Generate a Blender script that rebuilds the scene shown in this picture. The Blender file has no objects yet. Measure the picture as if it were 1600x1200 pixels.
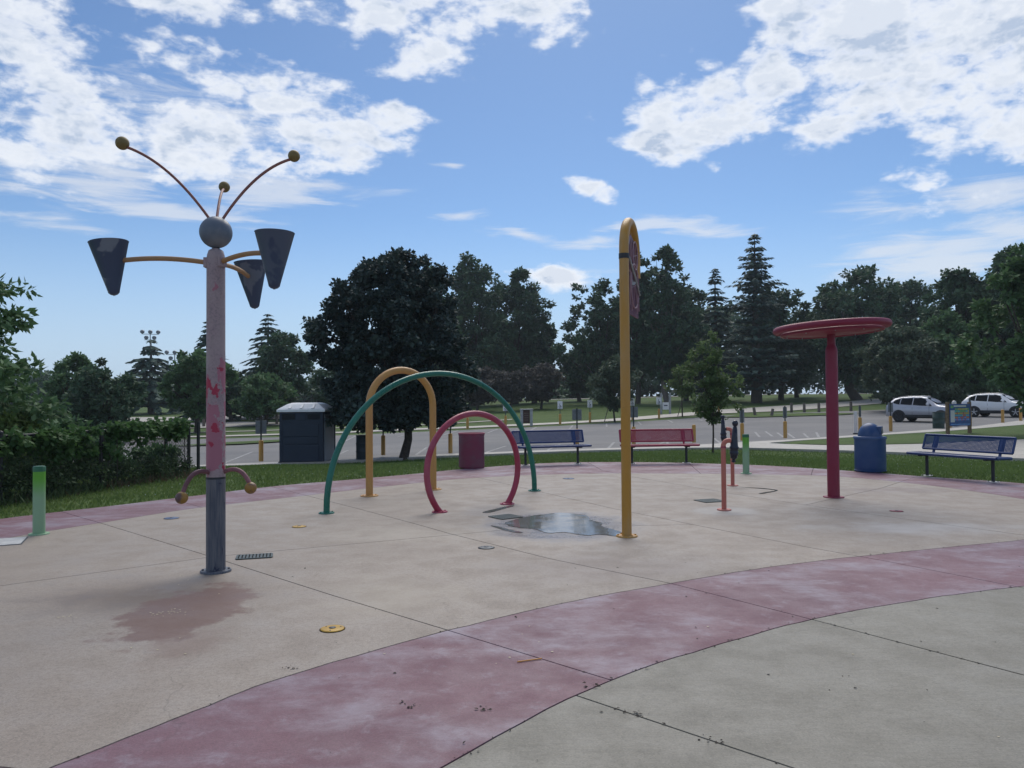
import bpy, bmesh, math, random
import numpy as np
from mathutils import Vector, Matrix
from mathutils.geometry import delaunay_2d_cdt

S = bpy.context.scene
COL = S.collection
R = math.radians

# ------------------------------------------------------------------ camera
cam_d = bpy.data.cameras.new("camera")
cam_d.sensor_width = 36.0
cam_d.lens = 27.0
cam_d.clip_start = 0.05
cam_d.clip_end = 3000.0
cam = bpy.data.objects.new("camera", cam_d)
COL.objects.link(cam)
cam.matrix_world = (Matrix.Translation((0, 0, 1.6)) @ Matrix.Rotation(R(90 + 1.146), 4, 'X')
                    @ Matrix.Rotation(R(-0.42), 4, 'Z'))
S.camera = cam

# ------------------------------------------------------------------ light
SUN_AZ, SUN_EL = 8.0, 52.0          # degrees right of straight ahead, degrees up
EXPOSURE = 0.68
SKY_STRENGTH = 0.11
world = bpy.data.worlds.new("World")
S.world = world
world.use_nodes = True
sun_d = bpy.data.lights.new("sun", 'SUN')
sun_d.energy = 1.5
sun_d.angle = R(42)
sun_d.color = (1.0, 0.93, 0.83)
sun = bpy.data.objects.new("sun", sun_d)
COL.objects.link(sun)
sv = Vector((math.sin(R(SUN_AZ)) * math.cos(R(SUN_EL)), math.cos(R(SUN_AZ)) * math.cos(R(SUN_EL)), math.sin(R(SUN_EL))))
sun.rotation_euler = sv.to_track_quat('Z', 'Y').to_euler()
sun.location = sv * 60
vs = S.view_settings
vs.view_transform = 'Standard'
vs.look = 'None'
vs.exposure = EXPOSURE
vs.gamma = 1.0
vs.use_curve_mapping = False
world.cycles.sampling_method = "MANUAL"
world.cycles.sample_map_resolution = 256
S.cycles.use_denoising = True
S.cycles.max_bounces = 8
S.cycles.transparent_max_bounces = 8


class NT:
    """small wrapper for writing node trees"""
    def __init__(self, tree):
        self.t = tree
        self.n = tree.nodes
        self.l = tree.links
    def new(self, typ, **kw):
        nd = self.n.new(typ)
        for k, v in kw.items():
            setattr(nd, k, v)
        return nd
    def put(self, sock, val):
        if isinstance(val, bpy.types.NodeSocket):
            self.l.new(val, sock)
        else:
            sock.default_value = val
    def math(self, op, a, b=0.0, c=0.0, clamp=False):
        nd = self.new('ShaderNodeMath', operation=op, use_clamp=clamp)
        self.put(nd.inputs[0], a); self.put(nd.inputs[1], b); self.put(nd.inputs[2], c)
        return nd.outputs[0]
    def vec(self, op, a, b=(0, 0, 0)):
        nd = self.new('ShaderNodeVectorMath', operation=op)
        self.put(nd.inputs[0], a); self.put(nd.inputs[1], b)
        return nd.outputs['Value'] if op in ('LENGTH', 'DOT_PRODUCT', 'DISTANCE') else nd.outputs[0]
    def ramp(self, v, lo, hi, a=0.0, b=1.0, smooth=True):
        nd = self.new('ShaderNodeMapRange', interpolation_type='SMOOTHSTEP' if smooth else 'LINEAR')
        nd.clamp = True
        self.put(nd.inputs[0], v); self.put(nd.inputs[1], lo); self.put(nd.inputs[2], hi)
        self.put(nd.inputs[3], a); self.put(nd.inputs[4], b)
        return nd.outputs[0]
    def mix(self, f, a, b):
        nd = self.new('ShaderNodeMix', data_type='RGBA')
        self.put(nd.inputs[0], f)
        self.put(nd.inputs[6], a if isinstance(a, bpy.types.NodeSocket) else (*a[:3], 1))
        self.put(nd.inputs[7], b if isinstance(b, bpy.types.NodeSocket) else (*b[:3], 1))
        return nd.outputs[2]
    def noise(self, vec, scale, detail=4.0, rough=0.55, dist=0.0):
        nd = self.new('ShaderNodeTexNoise')
        self.put(nd.inputs['Vector'], vec); self.put(nd.inputs['Scale'], scale)
        self.put(nd.inputs['Detail'], detail); self.put(nd.inputs['Roughness'], rough)
        self.put(nd.inputs['Distortion'], dist)
        return nd.outputs['Fac']
    def new_noise_vec(self, vec, scale):
        nd = self.new('ShaderNodeTexNoise')
        self.put(nd.inputs['Vector'], vec); nd.inputs['Scale'].default_value = scale
        nd.inputs['Detail'].default_value = 4.0
        return nd.outputs['Color']
    def scale(self, v, s):
        return self.vec('MULTIPLY', v, s)


# ------------------------------------------------------------------ sky with broken cloud
def build_sky():
    w = NT(world.node_tree)
    w.n.clear()
    out = w.new('ShaderNodeOutputWorld')
    bg = w.new('ShaderNodeBackground')
    bg.inputs[1].default_value = SKY_STRENGTH
    sky = w.new('ShaderNodeTexSky', sky_type='NISHITA')
    sky.sun_disc = False
    sky.sun_elevation = R(SUN_EL)
    sky.sun_rotation = R(SUN_AZ)
    sky.altitude = 200
    sky.air_density = 0.85
    sky.dust_density = 0.5
    sky.ozone_density = 1.4
    tc = w.new('ShaderNodeTexCoord')
    d = w.vec('NORMALIZE', tc.outputs['Generated'])
    sep = w.new('ShaderNodeSeparateXYZ')
    w.put(sep.inputs[0], d)
    az = w.math('ARCTAN2', sep.outputs[0], sep.outputs[1])
    el = w.math('ARCSINE', sep.outputs[2])
    cmb = w.new('ShaderNodeCombineXYZ')
    w.put(cmb.inputs[0], az); w.put(cmb.inputs[1], el)
    ae = cmb.outputs[0]
    # wandering of the outlines
    dn = w.scale(d, (1.0, 1.0, 1.9))
    wob = w.new('ShaderNodeTexNoise')
    w.put(wob.inputs['Vector'], dn); wob.inputs['Scale'].default_value = 7.0; wob.inputs['Detail'].default_value = 3.0
    wv = w.scale(w.vec('SUBTRACT', wob.outputs['Color'], (0.5, 0.5, 0.5)), (0.10, 0.06, 0.0))
    aw = w.vec('ADD', ae, wv)
    # cloud banks: azimuth, elevation, half extents (degrees), thickness
    banks = CLOUD_BANKS
    cov = None
    for (a, e, sa, se, th) in banks:
        q = w.scale(w.vec('SUBTRACT', aw, (R(a), R(e), 0)), (1 / R(sa), 1 / R(se), 0))
        c = w.math('MULTIPLY_ADD', w.vec('LENGTH', q), -th, th)
        cov = c if cov is None else w.math('MAXIMUM', cov, c)
    # the same kind of broken cover over the rest of the sky
    low = w.noise(dn, 2.6, 3.0, 0.5)
    gen = w.math('MULTIPLY_ADD', low, 4.2, -2.2)
    far = w.vec('LENGTH', w.scale(w.vec('SUBTRACT', ae, (0, R(12), 0)), (1.0, 1.3, 0)))
    gen = w.math('ADD', gen, w.ramp(far, R(36), R(52), -3.0, 0.0))
    cov = w.math('MAXIMUM', cov, gen)
    cov = w.math('MINIMUM', cov, 0.8)
    cov = w.math('MAXIMUM', cov, -1.6)
    n1 = w.noise(dn, 14.0, 10.0, 0.60, 0.1)
    n3 = w.noise(dn, 26.0, 5.0, 0.5, 0.15)
    puff = w.math('MULTIPLY_ADD', w.math('ABSOLUTE', w.math('MULTIPLY_ADD', n3, 2.0, -1.0)), 0.44, -0.085)
    dens = w.math("ADD", w.math("MULTIPLY", cov, 0.34), w.math('MULTIPLY_ADD', n1, 1.5, -0.75))
    dens = w.math('ADD', dens, puff)
    # same field a little towards the sun: gives lit rims and grey bodies
    up = w.vec('ADD', dn, (0.0, 0.0, 0.035))
    n2 = w.noise(up, 14.0, 6.0, 0.60, 0.1)
    a_soft = w.ramp(dens, -0.12, 0.28)
    streak = w.noise(w.scale(d, (1.2, 1.2, 9.0)), 7.0, 6.0, 0.62, 0.6)
    veil_c = None
    for (a, e, sa, se, th) in CIRRUS:
        q = w.scale(w.vec('SUBTRACT', aw, (R(a), R(e), 0)), (1 / R(sa), 1 / R(se), 0))
        c = w.math('MULTIPLY_ADD', w.vec('LENGTH', q), -th, th)
        veil_c = c if veil_c is None else w.math('MAXIMUM', veil_c, c)
    veil_c = w.math('MAXIMUM', veil_c, -1.0)
    veil = w.ramp(w.math('ADD', w.math('MULTIPLY', veil_c, 0.33), w.math('MULTIPLY_ADD', streak, 1.3, -0.66)), 0.0, 0.45, 0.0, 0.62)
    thick = w.ramp(dens, 0.08, 0.36)
    shade = w.ramp(w.math('SUBTRACT', n2, n1), -0.06, 0.09)
    body = w.math('MULTIPLY', thick, w.math('MULTIPLY_ADD', shade, 0.6, 0.5))
    lit, grey = CLOUD_LIT, CLOUD_GREY
    ccol = w.mix(body, lit, grey)
    tint = w.mix(1.0, sky.outputs[0], SKY_TINT)
    tint.node.blend_type = 'MULTIPLY'
    # summer haze low in the air
    tint = w.mix(w.ramp(el, R(14), R(-1), 0.0, 0.92), tint, HORIZON)
    c0 = w.mix(veil, tint, tuple(0.85 * v for v in lit))
    c1 = w.mix(a_soft, c0, ccol)
    w.put(bg.inputs[0], c1)
    w.put(out.inputs[0], bg.outputs[0])
CLOUD_BANKS = [(-30.68, 17.77, 6.72, 3.49, 1.0), (-32.8, 22.28, 4.06, 2.61, 1.2), (-24.07, 22.81, 3.78, 1.57, 1.4), (-20.98, 17.49, 6.24, 2.45, 0.95), (-17.12, 21.14, 4.58, 1.55, 1.3), (-11.94, 18.63, 5.25, 2.43, 1.5), (-8.21, 20.25, 2.9, 1.23, 1.7), (-4.61, 26.89, 9.48, 2.28, 1.5), (-6.29, 24.68, 3.3, 1.42, 1.4), (1.17, 26.93, 5.25, 1.67, 1.2), (27.67, 21.88, 8.67, 4.45, 1.7), (32.68, 19.41, 5.79, 5.24, 1.7), (22.57, 23.89, 4.91, 3.32, 1.5), (14.73, 19.93, 5.59, 2.68, 1.6), (18.72, 21.34, 3.87, 2.26, 1.4), (23.69, 17.69, 3.22, 1.14, 1.4), (12.43, 18.31, 3.65, 1.31, 1.5), (-23.87, 25.62, 4.79, 1.31, 1.2), (6.32, 15.41, 1.51, 0.66, 1.4), (2.45, 8.72, 2.86, 0.86, 1.1)]
CIRRUS = [(-29.23, 14.11, 10.19, 2.5, 1.35), (-17.56, 14.84, 7.81, 2.05, 1.35), (-22.64, 18.32, 10.58, 3.53, 0.9), (-31.71, 11.25, 4.15, 0.73, 1.2), (1.28, 12.26, 3.34, 0.76, 1.6), (10.06, 12.88, 5.1, 0.85, 1.5), (13.73, 12.68, 4.51, 0.74, 1.4), (5.81, 11.9, 3.78, 0.67, 1.4), (-3.48, 16.78, 2.38, 0.43, 1.5), (32.56, 13.05, 3.75, 1.37, 1.5), (29.68, 9.04, 8.31, 1.91, 1.5), (33.53, 10.6, 4.0, 1.6, 1.4), (-3.74, 13.14, 2.85, 0.48, 1.2), (3.4, 8.7, 4.28, 1.24, 1.3), (-24.65, 12.78, 7.89, 0.95, 1.3), (25.98, 12.51, 4.64, 1.29, 0.9)]
CLOUD_LIT = (5.5, 5.65, 5.9)
CLOUD_GREY = (2.75, 3.3, 4.25)
SKY_TINT = (0.445, 0.55, 0.64)
HORIZON = (3.0, 3.8, 4.85)
build_sky()

# ------------------------------------------------------------------ mesh helpers
def link(o, parent=None):
    COL.objects.link(o)
    if parent is not None:
        o.parent = parent
    return o


def tag(o, label=None, cat=None, group=None, kind=None):
    if label: o['label'] = label
    if cat: o['category'] = cat
    if group: o['group'] = group
    if kind: o['kind'] = kind
    return o


def root(name, loc, label, cat, rz=0.0, group=None):
    o = bpy.data.objects.new(name, None)
    o.empty_display_size = 0.2
    link(o)
    o.location = loc
    o.rotation_euler = (0, 0, rz)
    return tag(o, label, cat, group)


def copy_tree(o, parent=None):
    c = o.copy()
    link(c, parent)
    for ch in list(o.children):
        copy_tree(ch, c)
    return c


class MB:
    """collects faces for ONE mesh object"""
    def __init__(self):
        self.v = []; self.f = []; self.s = []
    def add(self, vs_, fs_, smooth=False):
        k = len(self.v)
        self.v += [tuple(p) for p in vs_]
        self.f += [tuple(i + k for i in f) for f in fs_]
        self.s += [smooth] * len(fs_)
        return self
    def box(self, c, size, rot=None, bev=0.0):
        sx, sy, sz = (s / 2 for s in size)
        if bev > 0:
            bm = bmesh.new()
            bmesh.ops.create_cube(bm, size=1.0)
            bmesh.ops.scale(bm, vec=size, verts=bm.verts)
            bmesh.ops.bevel(bm, geom=bm.edges[:], offset=bev, segments=2, affect='EDGES', profile=0.6)
            P = [v.co.copy() for v in bm.verts]
            F = [[v.index for v in f.verts] for f in bm.faces]
            bm.free()
        else:
            P = [Vector((x, y, z)) for x in (-sx, sx) for y in (-sy, sy) for z in (-sz, sz)]
            F = [(0, 1, 3, 2), (4, 6, 7, 5), (0, 4, 5, 1), (2, 3, 7, 6), (0, 2, 6, 4), (1, 5, 7, 3)]
        if rot is not None:
            P = [rot @ p for p in P]
        c = Vector(c)
        return self.add([p + c for p in P], F)
    def tube(self, pts, r, n=12, caps=True, smooth=True, closed=False):
        pts = [Vector(p) for p in pts]
        m = len(pts)
        rr = r if isinstance(r, (list, tuple)) else [r] * m
        tang = []
        for i in range(m):
            a = pts[i - 1] if (i > 0 or closed) else pts[i]
            b = pts[(i + 1) % m] if (i < m - 1 or closed) else pts[i]
            t = (b - a)
            tang.append(t.normalized() if t.length > 1e-9 else Vector((0, 0, 1)))
        ref = Vector((0, 0, 1)) if abs(tang[0].z) < 0.9 else Vector((1, 0, 0))
        u = tang[0].cross(ref).normalized()
        V = []
        for i in range(m):
            u = (u - tang[i] * u.dot(tang[i]))
            u = u.normalized() if u.length > 1e-6 else tang[i].orthogonal().normalized()
            w_ = tang[i].cross(u)
            for k in range(n):
                a = 2 * math.pi * k / n
                V.append(pts[i] + (u * math.cos(a) + w_ * math.sin(a)) * rr[i])
        F = []
        for i in range(m if closed else m - 1):
            j = (i + 1) % m
            for k in range(n):
                l = (k + 1) % n
                F.append((i * n + k, i * n + l, j * n + l, j * n + k))
        self.add(V, F, smooth)
        if caps and not closed:
            self.add(V[:n], [tuple(range(n))[::-1]])
            self.add(V[-n:], [tuple(range(n))])
        return self
    def lathe(self, prof, c=(0, 0, 0), n=24, mat=None, smooth=True, cap=True):
        V = []
        for (r_, z) in prof:
            for k in range(n):
                a = 2 * math.pi * k / n
                V.append(Vector((r_ * math.cos(a), r_ * math.sin(a), z)))
        if mat is not None:
            V = [mat @ p for p in V]
        c = Vector(c)
        V = [p + c for p in V]
        F = []
        for i in range(len(prof) - 1):
            for k in range(n):
                l = (k + 1) % n
                F.append((i * n + k, i * n + l, (i + 1) * n + l, (i + 1) * n + k))
        self.add(V, F, smooth)
        if cap:
            self.add(V[:n], [tuple(range(n))[::-1]])
            self.add(V[-n:], [tuple(range(n))])
        return self
    def ball(self, c, r, n=20, m=12):
        prof = [(max(1e-4, r * math.sin(math.pi * i / m)), -r * math.cos(math.pi * i / m)) for i in range(m + 1)]
        return self.lathe(prof, c, n, cap=False)
    def plate(self, poly, z0, z1):
        n = len(poly)
        V = [(x, y, z0) for x, y in poly] + [(x, y, z1) for x, y in poly]
        F = [tuple(range(n))[::-1], tuple(range(n, 2 * n))] + [(i, (i + 1) % n, n + (i + 1) % n, n + i) for i in range(n)]
        return self.add(V, F)
    def build(self, name, mat, parent=None, **props):
        me = bpy.data.meshes.new(name)
        me.from_pydata(self.v, [], self.f)
        me.polygons.foreach_set('use_smooth', self.s)
        me.materials.append(mat)
        me.validate()
        me.update()
        o = bpy.data.objects.new(name, me)
        link(o, parent)
        for k, v in props.items():
            o[k] = v
        return o


def bez(p0, p1, p2, n=14):
    p0, p1, p2 = Vector(p0), Vector(p1), Vector(p2)
    return [p0 * (1 - t) ** 2 + p1 * 2 * t * (1 - t) + p2 * t * t for t in (i / n for i in range(n + 1))]


def flange(mb, x, y, r, z=0.0, h=0.016):
    mb.lathe([(r, z), (r, z + h * 0.7), (r - 0.006, z + h)], (x, y, 0), 24)


def spline(P, closed=False, n=8):
    out = []
    m = len(P)
    for i in range(m if closed else m - 1):
        p0, p1, p2, p3 = (P[(i + k) % m] if closed else P[max(0, min(m - 1, i + k))] for k in (-1, 0, 1, 2))
        for j in range(n):
            t = j / n
            out.append(tuple(0.5 * (2 * p1[a] + (p2[a] - p0[a]) * t + (2 * p0[a] - 5 * p1[a] + 4 * p2[a] - p3[a]) * t * t
                             + (3 * p1[a] - p0[a] - 3 * p2[a] + p3[a]) * t ** 3) for a in (0, 1)))
    if not closed:
        out.append(tuple(P[-1]))
    return out


# ------------------------------------------------------------------ materials
def new_mat(name):
    m = bpy.data.materials.new(name)
    m.use_nodes = True
    t = NT(m.node_tree)
    b = t.n.get('Principled BSDF')
    return m, t, b


def coords(t, kind='Object'):
    return t.new('ShaderNodeTexCoord').outputs[kind]


def bump(t, b, h, strength=0.3, dist=0.01):
    nd = t.new('ShaderNodeBump')
    nd.inputs['Strength'].default_value = strength
    nd.inputs['Distance'].default_value = dist
    t.put(nd.inputs['Height'], h)
    t.put(b.inputs['Normal'], nd.outputs[0])


def paint(name, col, fade=None, wear=0.35, rough=0.42, scale=3.0, chips=None, chip_amt=0.0, metal=0.0):
    """weathered painted metal or plastic"""
    m, t, b = new_mat(name)
    p = coords(t)
    fade = fade or tuple(min(1, c * 0.75 + 0.10) for c in col)
    n = t.noise(p, scale, 5, 0.6)
    c = t.mix(t.math('MULTIPLY', t.ramp(n, 0.38, 0.68), wear), col, fade)
    fine = t.noise(p, 60, 3, 0.6)
    c = t.mix(t.ramp(fine, 0.55, 0.8, 0, 0.22), c, tuple(x * 0.6 for x in col))
    if chips:
        cm = t.ramp(t.noise(p, 7, 6, 0.62), 0.70 - chip_amt, 0.73 - chip_amt)
        c = t.mix(cm, c, chips)
    t.put(b.inputs['Base Color'], c)
    t.put(b.inputs['Roughness'], t.ramp(n, 0.3, 0.7, rough - 0.08, rough + 0.14))
    b.inputs['Metallic'].default_value = metal
    bump(t, b, fine, 0.06, 0.004)
    return m


def plain(name, col, rough=0.6, metal=0.0, var=0.15, scale=8.0):
    m, t, b = new_mat(name)
    n = t.noise(coords(t), scale, 4, 0.6)
    c = t.mix(t.ramp(n, 0.3, 0.7), tuple(x * (1 - var) for x in col), tuple(min(1, x * (1 + var)) for x in col))
    t.put(b.inputs['Base Color'], c)
    b.inputs['Roughness'].default_value = rough
    b.inputs['Metallic'].default_value = metal
    return m


def leaf_mat(name, a, b_, trans=0.25, rough=0.5):
    m, t, b = new_mat(name)
    g = t.new('ShaderNodeNewGeometry')
    p = coords(t)
    n = t.noise(p, 0.9, 3, 0.6)
    f = t.math('ADD', t.math('MULTIPLY', g.outputs['Random Per Island'], 0.6), t.math('MULTIPLY_ADD', n, 1.2, -0.4), clamp=True)
    c = t.mix(f, a, b_)
    t.put(b.inputs['Base Color'], c)
    b.inputs['Roughness'].default_value = 0.6
    b.inputs['Specular IOR Level'].default_value = 0.14
    tr = t.new('ShaderNodeBsdfTranslucent')
    t.put(tr.inputs[0], t.mix(0.5, c, tuple(x * 1.6 for x in b_)))
    mx = t.new('ShaderNodeMixShader')
    mx.inputs[0].default_value = trans
    t.l.new(b.outputs[0], mx.inputs[1]); t.l.new(tr.outputs[0], mx.inputs[2])
    t.l.new(mx.outputs[0], t.n.get('Material Output').inputs[0])
    return m


def concrete(name, base, alt, stains_glare=False, coloured=False, brush=0.0):
    m, t, b = new_mat(name)
    p = coords(t)
    big = t.noise(p, 0.55, 5, 0.6, 0.4)
    mid = t.noise(p, 2.6, 6, 0.65)
    fine = t.noise(p, 30, 5, 0.72)
    grit = t.noise(p, 95, 2, 0.6)
    oi = t.new('ShaderNodeObjectInfo')
    c = t.mix(t.ramp(big, 0.32, 0.68), base, alt)
    c = t.mix(t.ramp(mid, 0.40, 0.75, 0.0, 0.35), c, tuple(x * 0.72 for x in base))
    c = t.mix(t.ramp(fine, 0.44, 0.62, 0.0, 0.42), c, tuple(x * 0.62 for x in base))
    c = t.mix(t.ramp(grit, 0.56, 0.66, 0.0, 0.55), c, tuple(x * 0.5 for x in base))
    c = t.mix(t.ramp(grit, 0.44, 0.34, 0.0, 0.45), c, tuple(min(1, x * 1.5) for x in base))
    c = t.mix(t.math('MULTIPLY', oi.outputs['Random'], 0.16), c, tuple(x * 0.7 for x in base))
    rough = t.ramp(mid, 0.3, 0.7, 0.50, 0.72)
    if coloured:
        # pigment worn thin: pale scuffs drawn out along the walking line
        sc = t.noise(t.scale(p, (0.8, 1.15, 1.0)), 1.1, 9, 0.70, 0.15)
        worn = t.ramp(sc, 0.44, 0.70)
        c = t.mix(t.math('MULTIPLY', worn, 0.62), c, (0.33, 0.305, 0.36))
        rough = t.math('SUBTRACT', rough, t.math('MULTIPLY', worn, 0.14))
        worn2 = t.ramp(t.noise(p, 5.0, 8, 0.72), 0.52, 0.72, 0.0, 0.40)
        c = t.mix(worn2, c, (0.33, 0.31, 0.36))
    if stains_glare:
        def patch(cx, cy, sx, sy, col, amt, edge=0.35, wob=0.9, ns=1.8):
            q = t.scale(t.vec('SUBTRACT', p, (cx, cy, 0)), (1 / sx, 1 / sy, 0))
            d = t.math('ADD', t.vec('LENGTH', q), t.math('MULTIPLY_ADD', t.noise(p, ns, 6, 0.65), wob * 2, -wob))
            return t.ramp(d, 1.0, 1.0 - edge, 0.0, amt), col
        for (mk, col) in (
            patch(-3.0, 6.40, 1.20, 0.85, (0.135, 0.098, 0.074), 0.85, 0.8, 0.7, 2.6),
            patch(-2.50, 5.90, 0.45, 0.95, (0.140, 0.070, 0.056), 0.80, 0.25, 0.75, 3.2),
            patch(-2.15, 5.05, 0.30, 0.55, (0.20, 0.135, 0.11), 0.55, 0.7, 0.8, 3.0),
            patch(-1.0, 6.3, 0.9, 1.0, (0.40, 0.35, 0.28), 0.45, 0.9, 0.8),
            patch(0.5, 9.7, 0.95, 1.15, (0.23, 0.20, 0.185), 0.55, 0.25, 0.25),
            patch(-0.2, 11.1, 0.65, 0.75, (0.22, 0.20, 0.19), 0.5, 0.4, 0.35),
            patch(3.0, 10.9, 0.62, 0.62, (0.24, 0.22, 0.20), 0.30, 0.25, 0.12),
            patch(3.0, 10.9, 0.50, 0.50, (0.33, 0.32, 0.31), 0.6, 0.35, 0.12),
            patch(-1.2, 9.2, 1.3, 0.9, (0.40, 0.36, 0.30), 0.40, 0.9, 0.8),
            patch(1.0, 7.3, 1.6, 0.8, (0.24, 0.20, 0.185), 0.35, 0.8, 0.9),
            patch(5.0, 9.4, 1.8, 0.6, (0.42, 0.42, 0.43), 0.5, 0.9, 0.8),  # bluish-white sky glare at the right, painted into the concrete colour
            patch(6.5, 13.2, 1.4, 0.6, (0.17, 0.13, 0.13), 0.4, 0.7, 0.8)):
            c = t.mix(mk, c, col)
        wet = t.ramp(t.vec('LENGTH', t.scale(t.vec('SUBTRACT', p, (0.6, 9.8, 0)), (0.95, 0.8, 0))), 1.25, 0.6, 0.0, 0.35)
        rough = t.math('SUBTRACT', rough, wet)
    if brush > 0:
        br = t.noise(t.scale(p, (2.0, 38.0, 1.0)), 3.0, 3, 0.6)
        c = t.mix(t.ramp(br, 0.4, 0.7, 0.0, brush), c, tuple(x * 0.7 for x in base))
        hgt = t.math('ADD', fine, t.math('MULTIPLY', br, 1.2))
    else:
        hgt = t.math('ADD', fine, t.math('MULTIPLY', grit, 0.6))
    t.put(b.inputs['Base Color'], c)
    t.put(b.inputs['Roughness'], rough)
    b.inputs['Specular IOR Level'].default_value = 0.5
    # hairline crazing
    cr = t.new('ShaderNodeTexVoronoi', feature='DISTANCE_TO_EDGE')
    t.put(cr.inputs['Vector'], t.vec('ADD', p, t.scale(t.new_noise_vec(p, 1.4), (0.9, 0.9, 0))))
    cr.inputs['Scale'].default_value = 0.42
    hair = t.math('MULTIPLY', t.ramp(cr.outputs['Distance'], 0.0022, 0.0006), t.ramp(t.noise(p, 0.6, 2, 0.5), 0.52, 0.60))
    c = t.mix(t.math('MULTIPLY', hair, 0.30), c, tuple(x * 0.35 for x in base))
    t.put(b.inputs['Base Color'], c)
    bump(t, b, hgt, 0.45, 0.004)
    return m


M = {}
M['beige'] = concrete('beige_concrete', (0.288, 0.242, 0.201), (0.342, 0.291, 0.243), stains_glare=True)
M['band'] = concrete('burgundy_concrete', (0.188, 0.084, 0.110), (0.158, 0.079, 0.104), coloured=True)
M['grey'] = concrete('grey_concrete', (0.225, 0.212, 0.175), (0.265, 0.250, 0.206), brush=0.45)
M['walk'] = concrete('pale_concrete', (0.42, 0.40, 0.36), (0.50, 0.47, 0.42))
M['joint'] = plain('joint_dirt', (0.045, 0.040, 0.035), 0.95)


def asphalt():
    m, t, b = new_mat('old_asphalt')
    p = coords(t)
    c = t.mix(t.ramp(t.noise(p, 0.16, 6, 0.6, 0.6), 0.3, 0.7), (0.155, 0.155, 0.160), (0.215, 0.210, 0.205))
    seam = t.noise(t.scale(p, (0.10, 0.9, 1)), 1.2, 5, 0.6, 1.2)
    c = t.mix(t.ramp(seam, 0.56, 0.62, 0, 0.35), c, (0.10, 0.10, 0.105))
    c = t.mix(t.ramp(t.noise(p, 30, 3, 0.7), 0.4, 0.75, 0, 0.4), c, (0.10, 0.10, 0.10))
    t.put(b.inputs['Base Color'], c)
    b.inputs['Roughness'].default_value = 0.85
    return m


def turf():
    m, t, b = new_mat('turf')
    p = coords(t)
    c = t.mix(t.ramp(t.noise(p, 0.22, 5, 0.6), 0.3, 0.7), (0.066, 0.112, 0.032), (0.100, 0.155, 0.048))
    c = t.mix(t.ramp(t.noise(p, 1.7, 5, 0.65), 0.45, 0.75, 0, 0.5), c, (0.135, 0.150, 0.065))
    c = t.mix(t.ramp(t.noise(p, 14, 4, 0.7), 0.4, 0.7, 0, 0.5), c, (0.042, 0.074, 0.022))
    t.put(b.inputs['Base Color'], c)
    b.inputs['Roughness'].default_value = 0.9
    b.inputs['Specular IOR Level'].default_value = 0.15
    bump(t, b, t.noise(p, 9, 5, 0.7), 0.6, 0.08)
    return m


M['asphalt'] = asphalt()
M['turf'] = turf()
M['line'] = plain('worn_white_line', (0.30, 0.30, 0.295), 0.8, 0, 0.35, 6)
M['white_metal'] = paint('white_metal', (0.72, 0.72, 0.72), wear=0.3)
M['blade'] = leaf_mat('grass_blade', (0.070, 0.125, 0.030), (0.145, 0.210, 0.070), 0.3)
M['clover'] = plain('clover_white', (0.75, 0.75, 0.70), 0.8)

# ------------------------------------------------------------------ terrain
def interp(x, T):
    if x <= T[0][0]: return T[0][1]
    for (x0, y0), (x1, y1) in zip(T, T[1:]):
        if x <= x1: return y0 + (y1 - y0) * (x - x0) / (x1 - x0)
    return T[-1][1]


PAD_FAR = [(-60, 14), (-9.5, 14.5), (-8, 17), (-6.5, 17.6), (-4.4, 16), (-2.1, 17.0), (-.9, 18.3), (1, 19.4), (4, 19.3), (6, 18.3),
           (7.4, 16.7), (8.4, 15.4), (9.6, 14.5), (11, 13), (14, 12.5), (60, 12.5)]
LOT_NEAR = [(-60, 26), (-11.5, 27.7), (-5.8, 29), (-2.8, 30.5), (2.65, 31.8), (6.1, 31.9), (12.4, 34.8), (16.3, 37), (19.5, 39),
            (25.7, 43), (32, 48.5), (60, 70)]


def sm(t):
    t = max(0., min(1., t))
    return t * t * (3 - 2 * t)


def ground(x, y):
    z = -0.61 + 0.0155 * max(-40, min(45, x))
    z += 0.011 * max(0, min(y, 130) - 45) + 0.020 * max(0, min(y, 118) - 65) + 0.002 * max(0, y - 118)
    a = interp(x, PAD_FAR)
    b = min(interp(x, LOT_NEAR), a + 14)
    t = sm((y - a) / (b - a))
    return -0.03 * (1 - t) + t * z


def pip(p, poly):
    x, y = p[0], p[1]
    r_ = False
    n = len(poly)
    for i in range(n):
        x0, y0 = poly[i]; x1, y1 = poly[i - 1]
        if (y0 > y) != (y1 > y) and x < (x1 - x0) * (y - y0) / (y1 - y0) + x0:
            r_ = not r_
    return r_


def pips(X, Y, poly):
    r_ = np.zeros(len(X), bool)
    for i in range(len(poly)):
        x0, y0 = poly[i]; x1, y1 = poly[i - 1]
        if y0 == y1: continue
        r_ ^= ((y0 > Y) != (y1 > Y)) & (X < (x1 - x0) * (Y - y0) / (y1 - y0) + x0)
    return r_


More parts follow.
